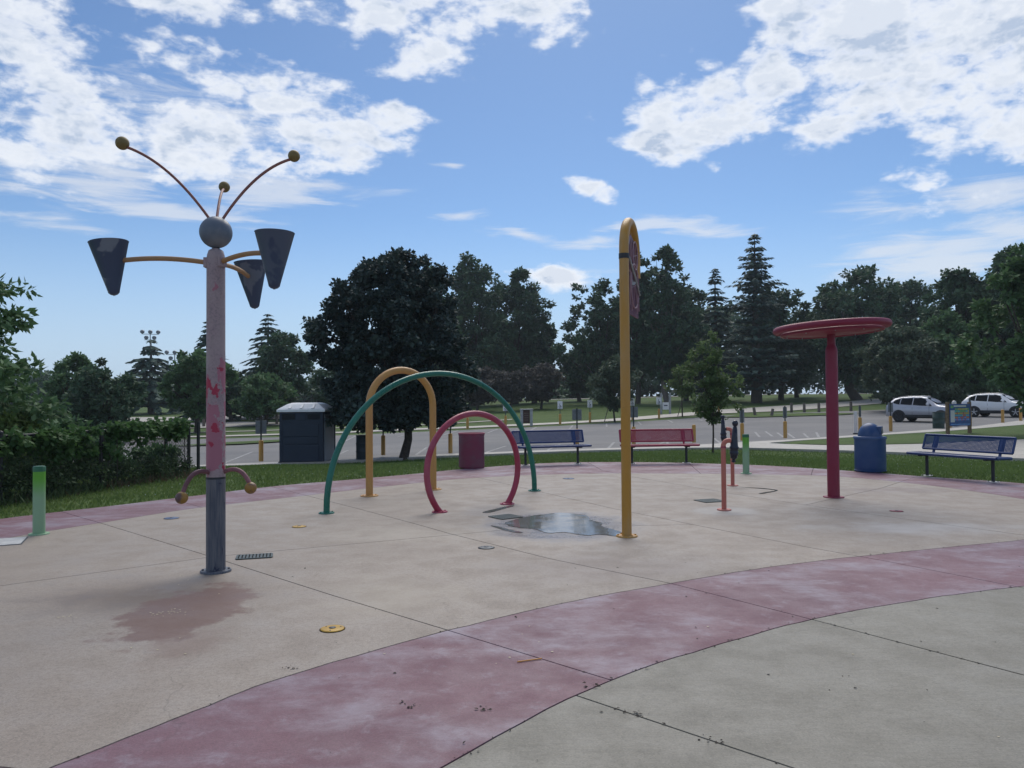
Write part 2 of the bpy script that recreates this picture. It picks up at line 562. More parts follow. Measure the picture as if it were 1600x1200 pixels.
# outlines of the pad, metres
INNER = spline([(-2.06, 3.36), (-1.66, 4.0), (-1.32, 4.50), (-0.46, 5.36), (0.5, 6.13), (1.37, 6.68), (2.59, 7.37), (4.08, 7.97), (5.71, 8.58),
                (7.1, 9.2), (7.75, 10.2), (7.9, 11.4), (7.81, 12.63), (7.43, 13.98), (6.59, 15.45), (5.32, 16.0), (3.52, 16.34), (1.36, 16.46),
                (-0.8, 15.75), (-2.1, 14.6), (-3.31, 13.25), (-4.75, 11.6), (-5.45, 10.3), (-6.02, 9.04), (-6.2, 7.4), (-5.6, 5.7), (-4.4, 4.3), (-3.2, 3.60), (-2.40, 3.44)], False, 7)
OUTER = spline([(-0.32, 3.37), (0.53, 4.38), (1.35, 5.03), (2.16, 5.57), (3.15, 6.06), (4.29, 6.49), (6.2, 7.1), (8.2, 8.1), (9.6, 9.7), (10.0, 11.8),
                (9.34, 14.0), (8.37, 15.2), (7.38, 16.55), (6.03, 18.05), (4.11, 19.07), (2.57, 19.4), (0.95, 19.3), (-0.92, 18.0), (-2.1, 16.75),
                (-3.16, 15.7), (-4.43, 14.55), (-5.44, 13.07), (-6.25, 11.85), (-7.12, 10.6), (-7.9, 8.6), (-8.0, 6.4), (-7.0, 4.0), (-5.0, 2.0), (-2.6, 1.2), (-1.1, 2.1)], True, 7)
_jr = random.Random(2)
INNER = [(x + _jr.uniform(-.007, .007), y + _jr.uniform(-.007, .007)) for x, y in INNER]
OUTER = [(x + _jr.uniform(-.007, .007), y + _jr.uniform(-.007, .007)) for x, y in OUTER]
APRON = ([(-14, -8), (16, -8), (22, -2), (22, 9.5), (16, 10.6), (11.5, 11.2)] + OUTER[63::-1] + OUTER[:174:-1] + [(-9.6, 5.4), (-14, 2)])
JOINTS = [
    [(-7.0, 11.66), (-5.45, 10.2), (-3.11, 7.95), (-1.48, 6.34), (-0.46, 5.37), (0.54, 4.41), (0.9, 4.06)],
    [(0.30, 4.21), (1.2, 3.35), (4.3, 0.4), (10, -5), (13, -8)],
    [(-4.9, 14.95), (-4.39, 14.23), (-3.31, 12.78), (-2.28, 11.38), (-1.28, 9.99), (-0.75, 9.21), (0.37, 7.73), (1.37, 6.66), (2.15, 5.56), (2.92, 4.43), (6.2, -0.3), (11, -8)],
    [(-1.60, 17.8), (-0.9, 16.2), (0.63, 12.97), (1.44, 11.26), (2.26, 9.78), (3.13, 8.25), (3.61, 7.53), (4.22, 6.46), (5.2, 4.6), (9, -2)],
    [(1.88, 19.6), (2.0, 17.2), (2.47, 15.73), (3.6, 12.97), (4.33, 11.47), (5.06, 10.17), (5.86, 8.85), (6.9, 7.0), (10, 2)],
    [(-6.2, 13.3), (-5.74, 12.8), (-4.60, 11.55)], [(-3.5, 16.2), (-3.12, 15.6), (-2.10, 14.3)],
    [(4.42, 19.5), (4.34, 19.05), (3.94, 16.0)], [(7.2, 18.2), (6.8, 17.4), (6.0, 15.5)], [(7.3, 12.45), (8.65, 13.0), (10.2, 13.6)],
    [(4.30, 11.40), (6.51, 13.54), (8.6, 16.0)], [(-6.2, 5.3), (-3.11, 7.95), (0.2, 9.6), (2.3, 9.75)],
    [(-4.6, 1.2), (-2.06, 3.36)], [(2.0, 9.6), (5.4, 9.6)], [(12, 10.9), (2.9, 4.46)], [(14.5, 3), (1.8, 2.75)],
]


def cdt(loops, lines, grid=None):
    pts, ed = [], []
    for lp in loops:
        k = len(pts)
        pts += [Vector(p) for p in lp]
        ed += [(k + i, k + (i + 1) % len(lp)) for i in range(len(lp))]
    for ln in lines:
        k = len(pts)
        pts += [Vector(p) for p in ln]
        ed += [(k + i, k + i + 1) for i in range(len(ln) - 1)]
    ncon = len(ed)
    if grid is not None:
        pts += [Vector(p) for p in grid]
    return delaunay_2d_cdt(pts, ed, [], 0, 1e-5), ncon


def slab_groups():
    res, ncon = cdt([INNER, OUTER, APRON], JOINTS)
    V, E, F, vo, eo, fo = res
    hard = set()
    a0 = len(INNER) + len(OUTER)
    a1 = a0 + len(APRON)
    for e, o in zip(E, eo):
        if any(not a0 <= i < a1 for i in o):
            hard.add(frozenset(e))
    reg = []
    for f in F:
        c = sum((V[i] for i in f), Vector((0, 0))) / len(f)
        reg.append('beige' if pip(c, INNER) else 'band' if pip(c, OUTER) else 'grey' if pip(c, APRON) else None)
    emap = {}
    for k, f in enumerate(F):
        for i in range(len(f)):
            emap.setdefault(frozenset((f[i - 1], f[i])), []).append(k)
    seen = [False] * len(F)
    groups = []
    for k in range(len(F)):
        if seen[k] or reg[k] is None: continue
        st, g = [k], []
        seen[k] = True
        while st:
            a = st.pop(); g.append(a)
            f = F[a]
            for i in range(len(f)):
                e = frozenset((f[i - 1], f[i]))
                if e in hard: continue
                for b_ in emap[e]:
                    if not seen[b_] and reg[b_] == reg[k]:
                        seen[b_] = True; st.append(b_)
        groups.append((reg[k], [F[a] for a in g]))
    return V, groups


def build_pad():
    bed = MB()
    res, _ = cdt([OUTER, APRON], [])
    V, F = res[0], res[2]
    keep = [f for f in F if pip(sum((V[i] for i in f), Vector((0, 0))) / len(f), OUTER) or pip(sum((V[i] for i in f), Vector((0, 0))) / len(f), APRON)]
    bed.add([(v.x, v.y, -0.014) for v in V], keep)
    pad = bed.build('splash_pad', M['joint'], None, kind='structure')
    V, groups = slab_groups()
    for reg, faces in groups:
        bm = bmesh.new()
        vm = {}
        for f in faces:
            vs_ = []
            for i in f:
                if i not in vm: vm[i] = bm.verts.new((V[i].x, V[i].y, 0))
                vs_.append(vm[i])
            try: bm.faces.new(vs_)
            except ValueError: pass
        bm.normal_update()
        for f in bm.faces:
            if f.normal.z < 0: f.normal_flip()
        area = sum(f.calc_area() for f in bm.faces)
        if area < 0.02:
            bm.free(); continue
        gap = 0.0065 if reg != 'band' else 0.0055
        r_ = bmesh.ops.inset_region(bm, faces=bm.faces[:], thickness=gap, depth=0.0, use_boundary=True, use_even_offset=True)
        rim = r_['faces']
        # rim becomes the rounded shoulder of the joint
        inner_v = set(v for f in bm.faces if f not in set(rim) for v in f.verts)
        for v in bm.verts:
            if v not in inner_v: v.co.z = -0.03
        me = bpy.data.meshes.new('concrete_slab')
        bm.to_mesh(me); bm.free()
        me.materials.append(M[reg])
        nm = {'beige': 'concrete_slab', 'band': 'coloured_slab', 'grey': 'paving_slab'}[reg]
        o = bpy.data.objects.new(nm, me)
        link(o, pad)
    return pad


build_pad()


def drape(name, poly, mat, lift, step=1.0, kind='structure', parent=None, skirt=0.0):
    xs = [p[0] for p in poly]; ys = [p[1] for p in poly]
    dense = []
    n = len(poly)
    for i in range(n):
        a, b_ = Vector(poly[i]), Vector(poly[(i + 1) % n])
        k = max(1, int((b_ - a).length / step))
        dense += [tuple(a.lerp(b_, j / k)) for j in range(k)]
    grid = []
    x = min(xs) + step * 0.37
    while x < max(xs):
        y = min(ys) + step * 0.41
        while y < max(ys):
            if pip((x, y), poly): grid.append((x, y))
            y += step
        x += step
    res, _ = cdt([dense], [], grid)
    V, F = res[0], res[2]
    keep = [f for f in F if pip(sum((V[i] for i in f), Vector((0, 0))) / len(f), dense)]
    mb = MB()
    mb.add([(v.x, v.y, ground(v.x, v.y) + lift) for v in V], [f if (V[f[1]] - V[f[0]]).cross(V[f[2]] - V[f[0]]) > 0 else f[::-1] for f in keep])
    if skirt:
        m_ = len(dense)
        mb.add([(p[0], p[1], ground(*p) + lift) for p in dense] + [(p[0], p[1], ground(*p) + lift - skirt) for p in dense],
               [(i, (i + 1) % m_, m_ + (i + 1) % m_, m_ + i) for i in range(m_)])
    o = mb.build(name, mat, parent)
    if kind and parent is None: o['kind'] = kind
    return o


def build_ground():
    def axis(a, b_, c, d, fine, coarse):
        out = [a]
        while out[-1] < d:
            x = out[-1]
            s = fine if b_ <= x <= c else min(coarse, fine + 0.12 * max(b_ - x, x - c))
            out.append(x + max(fine, s))
        return np.array(out)
    X = axis(-420, -22, 34, 420, 0.75, 22)
    Y = axis(-120, 8, 72, 620, 0.75, 22)
    V, F = [], []
    nx = len(X)
    gx, gy = np.meshgrid(X, Y)
    ins = (pips(gx.ravel(), gy.ravel(), OUTER) | pips(gx.ravel(), gy.ravel(), APRON)).reshape(gx.shape)
    for j, y in enumerate(Y):
        for i, x in enumerate(X):
            V.append((x, y, -0.10 if ins[j, i] else ground(x, y)))
    for j in range(len(Y) - 1):
        for i in range(nx - 1):
            F.append((j * nx + i, j * nx + i + 1, (j + 1) * nx + i + 1, (j + 1) * nx + i))
    mb = MB()
    mb.add(V, F, True)
    return mb.build('lawn_ground', M['turf'], None, kind='structure')


build_ground()

LOT_FAR = [(60, 74), (40, 72.5), (26.3, 70.2), (18.56, 68.0), (10.23, 61.6), (3.59, 57.1), (-3.6, 53.9), (-7.06, 52.8), (-10.2, 51.0), (-15.5, 50.2), (-20.9, 50.2), (-45, 50.5), (-60, 51)]
drape('parking_lot', LOT_NEAR[1:] + LOT_FAR + [(-60, 26.5)], M['asphalt'], 0.030, 2.0)
# walkway along the near side of the lot, splitting in two at the right
near_edge = [(-45, 25.6), (-11.4, 27.0), (-8.1, 27.1), (-5.7, 27.9), (-2.7, 29.4), (2.5, 30.45), (5.1, 30.8), (7.2, 30.95), (8.42, 30.7)]
low_edge = [(9.31, 30.1), (11.57, 28.1), (12.96, 26.6), (13.6, 25.6), (14.6, 21.9), (15.5, 19.5), (18, 19.5), (19, 24), (21, 28.5), (24, 31.9)]
isl_b = [(22.31, 31.94), (20.48, 31.26), (15.91, 30.1), (14.58, 30.15), (12.5, 30.6), (11.3, 31.9), (10.9, 32.6)]
isl_t = [(11.1, 33.0), (12.93, 34.2), (15.87, 35.7), (18.06, 37.1), (21.62, 38.8), (29.34, 44.0), (33, 47), (60, 68.2)]
lot_edge = [p for p in LOT_NEAR[::-1] if p[0] < 59 and p[0] > -40]
drape('concrete_walkway', near_edge + low_edge + isl_b + isl_t + [(60, 69.7)] + lot_edge + [(-45, 26.4)], M['walk'], 0.105, 0.8, skirt=0.13)
drape('verge_island', [(11.2, 32.45), (12.6, 30.75), (14.6, 30.3), (15.9, 30.25), (20.5, 31.4), (24, 32.6), (30, 40), (33, 46.6), (29.3, 43.75), (21.7, 38.5), (18.1, 36.8), (15.9, 35.4), (13.0, 33.95)], M['turf'], 0.115, 0.8)
# path beyond the lot and the park roads behind
drape('park_path', [(-60, 53.2), (-20, 52.4), (-12, 53.6), (-7.3, 55.6), (-3.6, 56.4), (3.6, 60.0), (10.2, 64.4), (18.6, 71.2), (26.3, 73.3), (36, 80.5), (43, 86), (60, 104), (62, 116),
                    (59, 112), (50, 100.5), (39.8, 91), (31.9, 85.5), (21.6, 78.6), (11.8, 69.6), (4.1, 63.2), (-4.1, 59.0), (-8.1, 58.0), (-12, 55.5), (-20, 54.2), (-60, 55)], M['walk'], 0.05, 2.0)
drape('park_road', [(-120, 80), (-16, 80), (-10, 83), (-10, 87), (-16, 90), (-120, 91)], M['walk'], 0.06, 4.0)
drape('service_road', [(-120, 66), (-28, 67), (-20, 69), (-19, 71.5), (-27, 76), (-120, 76)], M['walk'], 0.06, 4.0)
drape('footpath', [(-44, 58.6), (-20, 59.6), (-6, 64.6), (0, 69), (0, 69.9), (-6, 65.6), (-20, 60.6), (-44, 59.5)], M['walk'], 0.05, 2.0)
drape('far_field_road', [(-30, 128), (60, 126), (60, 131), (-30, 133)], M['walk'], 0.06, 6.0)
drape('lot_verge', [(17.5, 64.8), (20, 63.4), (27.5, 64.2), (30, 66), (26.3, 68.2), (20, 67.5)], M['turf'], 0.10, 1.0)
drape('grass_median', [(-19.2, 41.6), (-15, 42.5), (-11.6, 46), (-12.5, 47.2), (-16.5, 45)], M['turf'], 0.10, 1.0)


def stripes():
    L_ = [((-10.99, 29.3), (-12.17, 36.0)), ((13.83, 43.8), (12.41, 38.6)), ((14.56, 44.2), (13.16, 38.9)), ((14.64, 42.5), (13.3, 37.6)), ((14.9, 41.6), (13.54, 36.9)),
          ((15.6, 41.2), (14.28, 37.1)), ((16.6, 42.0), (14.94, 37.5)), ((-9.6, 44.2), (-10.1, 49.5)), ((-3.94, 31.4), (-4.05, 36.4)), ((6.25, 37.7), (7.46, 40.9)),
          ((6.5, 36.4), (8.09, 40.6)), ((6.65, 34.9), (8.76, 40.3)), ((-7.2, 30.0), (-7.6, 35.5))]
    for k in range(9):
        x = -6.5 + k * 2.75
        y1 = interp(x, [(q[0], q[1]) for q in LOT_FAR[::-1]])
        L_.append(((x, y1 - 0.4), (x - 0.6, y1 - 5.4)))
    for k in range(5):
        x = -1.2 + k * 2.6
        y1 = interp(x, LOT_NEAR)
        L_.append(((x, y1 + 0.5), (x + 0.9, y1 + 5.2)))
    for a, b_ in L_:
        a, b_ = Vector(a), Vector(b_)
        d = (b_ - a).normalized()
        s = Vector((-d.y, d.x)) * 0.06
        poly = [tuple(a - s), tuple(b_ - s), tuple(b_ + s), tuple(a + s)]
        o = drape('painted_stall_line', poly, M['line'], 0.036, 3.0)


stripes()
# ------------------------------------------------------------------ paints of the play pieces
def flower_paint():
    """pink coat bleached on the upper post, crimson left in flakes lower down"""
    m, t, b = new_mat('bleached_pink_paint')
    p = coords(t)
    sep = t.new('ShaderNodeSeparateXYZ'); t.put(sep.inputs[0], p)
    z = sep.outputs[2]
    speck = t.noise(p, 55, 3, 0.7)
    base = t.mix(t.ramp(speck, 0.42, 0.66), (0.335, 0.250, 0.265), (0.225, 0.175, 0.200))
    base = t.mix(t.ramp(t.noise(p, 4, 4, 0.6), 0.40, 0.62, 0, 0.65), base, (0.37, 0.30, 0.30))
    fl = t.noise(t.scale(p, (1, 1, 0.7)), 6.5, 5, 0.55, 0.3)
    inz = t.math('MULTIPLY', t.ramp(z, 0.80, 1.05), t.ramp(z, 2.15, 1.55))
    mid = t.ramp(t.math('ADD', fl, t.math('MULTIPLY', inz, 0.15)), 0.60, 0.62)
    c = t.mix(mid, base, (0.35, 0.135, 0.185))
    hot = t.ramp(t.math('ADD', t.noise(p, 9, 4, 0.5), t.math('MULTIPLY', inz, 0.105)), 0.665, 0.68)
    c = t.mix(t.math('MULTIPLY', hot, t.ramp(inz, 0.05, 0.2)), c, (0.34, 0.022, 0.060))
    t.put(b.inputs['Base Color'], c)
    b.inputs['Roughness'].default_value = 0.55
    bump(t, b, t.math('ADD', mid, speck), 0.25, 0.003)
    return m


def slate_paint():
    m, t, b = new_mat('slate_blue_paint')
    p = coords(t)
    streak = t.noise(t.scale(p, (9, 9, 0.8)), 5, 5, 0.6)
    c = t.mix(t.ramp(streak, 0.35, 0.65), (0.055, 0.068, 0.100), (0.120, 0.130, 0.150))
    chip = t.ramp(t.noise(t.scale(p, (1, 1, 0.45)), 9, 4, 0.6, 0.5), 0.60, 0.63)
    c = t.mix(chip, c, (0.018, 0.026, 0.060))
    t.put(b.inputs['Base Color'], c)
    b.inputs['Roughness'].default_value = 0.5
    return m


def navy_cone():
    m, t, b = new_mat('navy_worn_paint')
    p = coords(t)
    oi = t.new('ShaderNodeObjectInfo')
    n = t.noise(p, 1.9, 4, 0.55, 0.5)
    th = t.math('ADD', 0.50, 0.0)
    wornm = t.ramp(n, 0.53, 0.56)
    wornm = t.math('MULTIPLY', wornm, t.ramp(oi.outputs['Random'], 0.2, 0.8, 0.25, 1.0))
    c = t.mix(wornm, (0.042, 0.064, 0.118), (0.160, 0.190, 0.235))
    c = t.mix(t.ramp(t.noise(p, 40, 4, 0.7), 0.66, 0.72, 0, 0.6), c, (0.012, 0.014, 0.020))
    t.put(b.inputs['Base Color'], c)
    b.inputs['Roughness'].default_value = 0.38
    return m


def fade_post():
    """lime sleeve bleached towards the ground"""
    m, t, b = new_mat('lime_fading_paint')
    p = coords(t)
    sep = t.new('ShaderNodeSeparateXYZ'); t.put(sep.inputs[0], p)
    f = t.ramp(t.math('ADD', sep.outputs[2], t.math('MULTIPLY_ADD', t.noise(p, 3, 3, 0.6), 0.16, -0.08)), 0.38, 0.72)
    c = t.mix(f, (0.24, 0.40, 0.245), (0.105, 0.36, 0.025))
    t.put(b.inputs['Base Color'], c)
    b.inputs['Roughness'].default_value = 0.5
    return m


def ball_paint():
    m, t, b = new_mat('mustard_ball_paint')
    p = coords(t)
    c = t.mix(t.ramp(t.noise(p, 5, 5, 0.6), 0.46, 0.56), (0.30, 0.165, 0.030), (0.105, 0.060, 0.060))
    t.put(b.inputs['Base Color'], c)
    b.inputs['Roughness'].default_value = 0.45
    return m


def yellow_paint(name, a, b_):
    m, t, b = new_mat(name)
    p = coords(t)
    n = t.noise(t.scale(p, (1.5, 1.5, 0.35)), 3.2, 5, 0.6)
    c = t.mix(t.ramp(n, 0.42, 0.70), a, b_)
    c = t.mix(t.ramp(t.noise(p, 26, 4, 0.7), 0.66, 0.72, 0, 0.6), c, (0.10, 0.07, 0.04))
    t.put(b.inputs['Base Color'], c)
    t.put(b.inputs['Roughness'], t.ramp(n, 0.3, 0.7, 0.36, 0.55))
    return m


M['flower'] = flower_paint()
M['slate'] = slate_paint()
M['cone'] = navy_cone()
M['sphere'] = paint('grey_blue_sphere', (0.10, 0.13, 0.175), (0.20, 0.22, 0.25), 0.8, 0.5, 4.0, (0.03, 0.035, 0.05), 0.0)
M['ball'] = ball_paint()
M['topball'] = paint('olive_ball', (0.20, 0.140, 0.035), (0.15, 0.12, 0.06), 0.5, 0.5)
M['antenna'] = paint('rust_pink', (0.22, 0.075, 0.060), (0.33, 0.17, 0.15), 0.6, 0.5, 6)
M['arm'] = paint('tan_arm', (0.36, 0.20, 0.085), (0.34, 0.22, 0.14), 0.5, 0.5, 5)
M['lower_arm'] = paint('maroon_arm', (0.12, 0.045, 0.055), (0.30, 0.13, 0.15), 0.9, 0.5, 3)
M['lime'] = fade_post()
M['lime_cap'] = plain('green_cap', (0.020, 0.125, 0.060), 0.5)
M['teal'] = paint('teal_paint', (0.004, 0.130, 0.092), (0.02, 0.19, 0.14), 0.5, 0.32, 2.5)
M['yellow'] = yellow_paint('ochre_paint', (0.46, 0.235, 0.030), (0.44, 0.27, 0.10))
M['yellow2'] = yellow_paint('orange_ochre_paint', (0.50, 0.27, 0.075), (0.46, 0.24, 0.09))
M['magenta'] = paint('magenta_paint', (0.33, 0.020, 0.060), (0.34, 0.085, 0.13), 0.75, 0.36, 2.5)
M['coral'] = paint('coral_paint', (0.48, 0.130, 0.095), (0.47, 0.21, 0.17), 0.6, 0.45, 4)
M['navy'] = paint('navy_gloss', (0.010, 0.014, 0.030), (0.02, 0.025, 0.045), 0.5, 0.30, 6)
M['crimson'] = paint('crimson_paint', (0.205, 0.006, 0.036), (0.23, 0.026, 0.062), 0.6, 0.46, 3)
M['maroon'] = paint('maroon_panel', (0.11, 0.006, 0.035), (0.13, 0.02, 0.05), 0.4, 0.45)
M['pinkrod'] = plain('pale_pink_rod', (0.34, 0.20, 0.23), 0.5)
M['steel'] = plain('galvanised', (0.34, 0.36, 0.38), 0.42, 0.6)
M['plate'] = plain('bright_plate', (0.60, 0.60, 0.58), 0.45, 0.2)
M['blue'] = paint('bench_blue', (0.010, 0.038, 0.150), (0.03, 0.07, 0.20), 0.5, 0.36, 3)
M['canblue'] = paint('can_blue', (0.012, 0.055, 0.170), (0.05, 0.10, 0.20), 0.6, 0.42, 3)
M['black'] = plain('black_metal', (0.018, 0.022, 0.028), 0.5)
M['drum'] = paint('drum_magenta', (0.20, 0.030, 0.070), (0.17, 0.075, 0.10), 0.8, 0.5, 3)

# ------------------------------------------------------------------ spray flower tower
def flower_tower():
    o = root('spray_flower_tower', (-2.80, 7.26, 0), 'tall peeling pink post with tipping cones, blue head and ball antennae', 'water feature')
    m = MB(); flange(m, 0, 0, 0.140, 0, 0.02)
    for k in range(6):
        a = k * math.pi / 3 + 0.3
        m.lathe([(0.011, 0.018), (0.011, 0.032)], (0.115 * math.cos(a), 0.115 * math.sin(a), 0), 6, smooth=False)
    m.build('base_flange', M['slate'], o)
    MB().lathe([(0.087, 0.012), (0.087, 0.885)], n=32).build('lower_post', M['slate'], o)
    MB().lathe([(0.0885, 0.872), (0.0885, 0.892)], n=32).build('collar', M['black'], o)
    MB().lathe([(0.086, 0.890), (0.084, 2.90), (0.084, 2.945), (0.079, 2.99), (0.066, 3.03), (0.035, 3.05)], n=32).build('upper_post', M['flower'], o)
    MB().lathe([(0.034, 3.035), (0.034, 3.085)], n=16).build('neck', M['black'], o)
    MB().ball((0, 0, 3.205), 0.150, 32, 18).build('head', M['sphere'], o)
    for (bx, by, bz, r_, sz) in ((-0.84, -0.10, 4.03, 0.062, 1), (0.68, 0.22, 4.00, 0.058, 1), (-0.19, 0.72, 3.84, 0.057, 1)):
        q = math.hypot(bx, by)
        ux, uy = bx / q, by / q
        s0 = (ux * 0.06, uy * 0.06, 3.335)
        mid = (bx * 0.5, by * 0.5, 3.335 + (bz - 3.335) * 0.76)
        e = (bx * 0.955, by * 0.955, bz - 0.035)
        a = MB().tube(bez(s0, mid, e, 16), 0.0135, 10).build('antenna', M['antenna'], o)
        MB().ball((bx, by, bz), r_, 20, 12).build('antenna_ball', M['topball'], a)
    for (cx, cy, tx, ty, hz) in ((-0.975, -0.05, 0.055, 0.0, 0), (0.68, -0.40, -0.005, 0.0, 0), (-0.01, 1.04, 0.04, 0.02, 0)):
        q = math.hypot(cx, cy); ux, uy = cx / q, cy / q
        a = MB().tube(bez((ux * 0.07, uy * 0.07, 2.915), (cx * 0.5, cy * 0.5, 2.985), (cx - ux * 0.10, cy - uy * 0.10, 2.935), 12), 0.0235, 12).build('bucket_arm', M['arm'], o)
        MB().box((ux * 0.088, uy * 0.088, 2.915), (0.035, 0.085, 0.095), Matrix.Rotation(math.atan2(uy, ux), 3, 'Z'), 0.006).build('clamp', M['flower'], a)
        tilt = Matrix.Rotation(math.atan2(math.hypot(tx, ty), 0.5), 3, Vector((-ty, tx, 0)).normalized() * -1) if (tx or ty) else Matrix.Identity(3)
        prof = [(0.030, -0.335), (0.048, -0.318), (0.056, -0.285), (0.172, 0.160), (0.176, 0.166), (0.168, 0.166), (0.165, 0.158), (0.050, -0.25), (0.004, -0.255)]
        c = MB().lathe([(0.004, -0.342)] + prof, (cx, cy, 2.945), 32, tilt, cap=False).build('tipping_cone', M['cone'], o)
        MB().lathe([(0.011, -0.3445), (0.011, -0.338)], (cx, cy, 2.945), 8, tilt).build('drain_nut', M['steel'], c)
    for (bx, by, bz, r_) in ((-0.185, -0.32, 0.735, 0.056), (-0.15, 0.34, 0.79, 0.056), (0.335, -0.02, 0.785, 0.056)):
        q = math.hypot(bx, by); ux, uy = bx / q, by / q
        a = MB().tube(bez((ux * 0.075, uy * 0.075, 0.935), (bx * 0.72, by * 0.72, 1.02), (bx * 0.97, by * 0.97, bz + 0.04), 12), 0.021, 10).build('lower_arm', M['lower_arm'], o)
        MB().ball((bx, by, bz), r_, 20, 12).build('nozzle_ball', M['ball'], a)


flower_tower()


def lime_post(x, y, h, label):
    o = root('lime_bollard', (x, y, 0), label, 'bollard', group='green spray bollards')
    m = MB(); flange(m, 0, 0, 0.115); m.build('base_flange', M['lime'], o)
    MB().lathe([(0.068, 0.01), (0.068, h - 0.065)], n=28).build('sleeve', M['lime'], o)
    MB().lathe([(0.070, h - 0.066), (0.070, h - 0.012), (0.060, h)], n=28).build('cap', M['lime_cap'], o)


lime_post(-5.77, 9.38, 0.83, 'lime green bollard fading to white, beside the ivy fence')
lime_post(4.92, 16.22, 0.83, 'lime green bollard fading to white, behind the coral water cannons')


def hoop(name, label, a, b_, curve, r_, mat, cat='arch', tilt=0):
    a, b_ = Vector((*a, 0)), Vector((*b_, 0))
    c = (a + b_) / 2
    u = (b_ - a).normalized()
    o = root(name, c, label, cat)
    pts = [u * s + Vector((0, 0, z)) for s, z in curve]
    MB().tube(pts, r_, 18).build('pipe', mat, o)
    for e in (pts[0], pts[-1]):
        m = MB(); flange(m, e.x, e.y, r_ * 2.5)
        for k in range(4):
            q = k * math.pi / 2 + 0.6
            m.lathe([(0.010, 0.014), (0.010, 0.027)], (e.x + r_ * 1.9 * math.cos(q), e.y + r_ * 1.9 * math.sin(q), 0), 6, smooth=False)
        m.build('base_flange', mat, o)


n_ = 40
L0 = math.hypot(3.03, 2.49) / 2
hoop('green_spray_arch', 'wide teal green pipe arch in front of the yellow arch', (-2.65, 10.95), (0.38, 13.44),
     [(-L0 * math.cos(math.pi * i / n_) ** 1 if True else 0, 2.02 * math.sin(math.pi * i / n_) ** 0.94) for i in range(n_ + 1)], 0.0445, M['teal'])
L1 = math.hypot(0.98, 0.85) / 2
hoop('yellow_spray_arch', 'narrow tall orange-yellow pipe arch behind the teal arch', (-2.40, 12.89), (-1.42, 13.74),
     [(-L1, 0), (-L1, 0.8)] + [(-L1 * math.cos(math.pi * i / 24), 1.50 + 0.62 * math.sin(math.pi * i / 24)) for i in range(25)] + [(L1, 0.8), (L1, 0)], 0.060, M['yellow2'])
Rr, cz = 0.835, 0.56
a0 = math.asin(cz / Rr)
hoop('magenta_spray_ring', 'magenta pipe ring open at the ground, in front of the arches', (-1.02, 11.0), (-0.11, 11.75),
     [(-Rr * math.cos(-a0 + (math.pi + 2 * a0) * i / n_), cz + Rr * math.sin(-a0 + (math.pi + 2 * a0) * i / n_)) for i in range(n_ + 1)], 0.045, M['magenta'], 'ring')


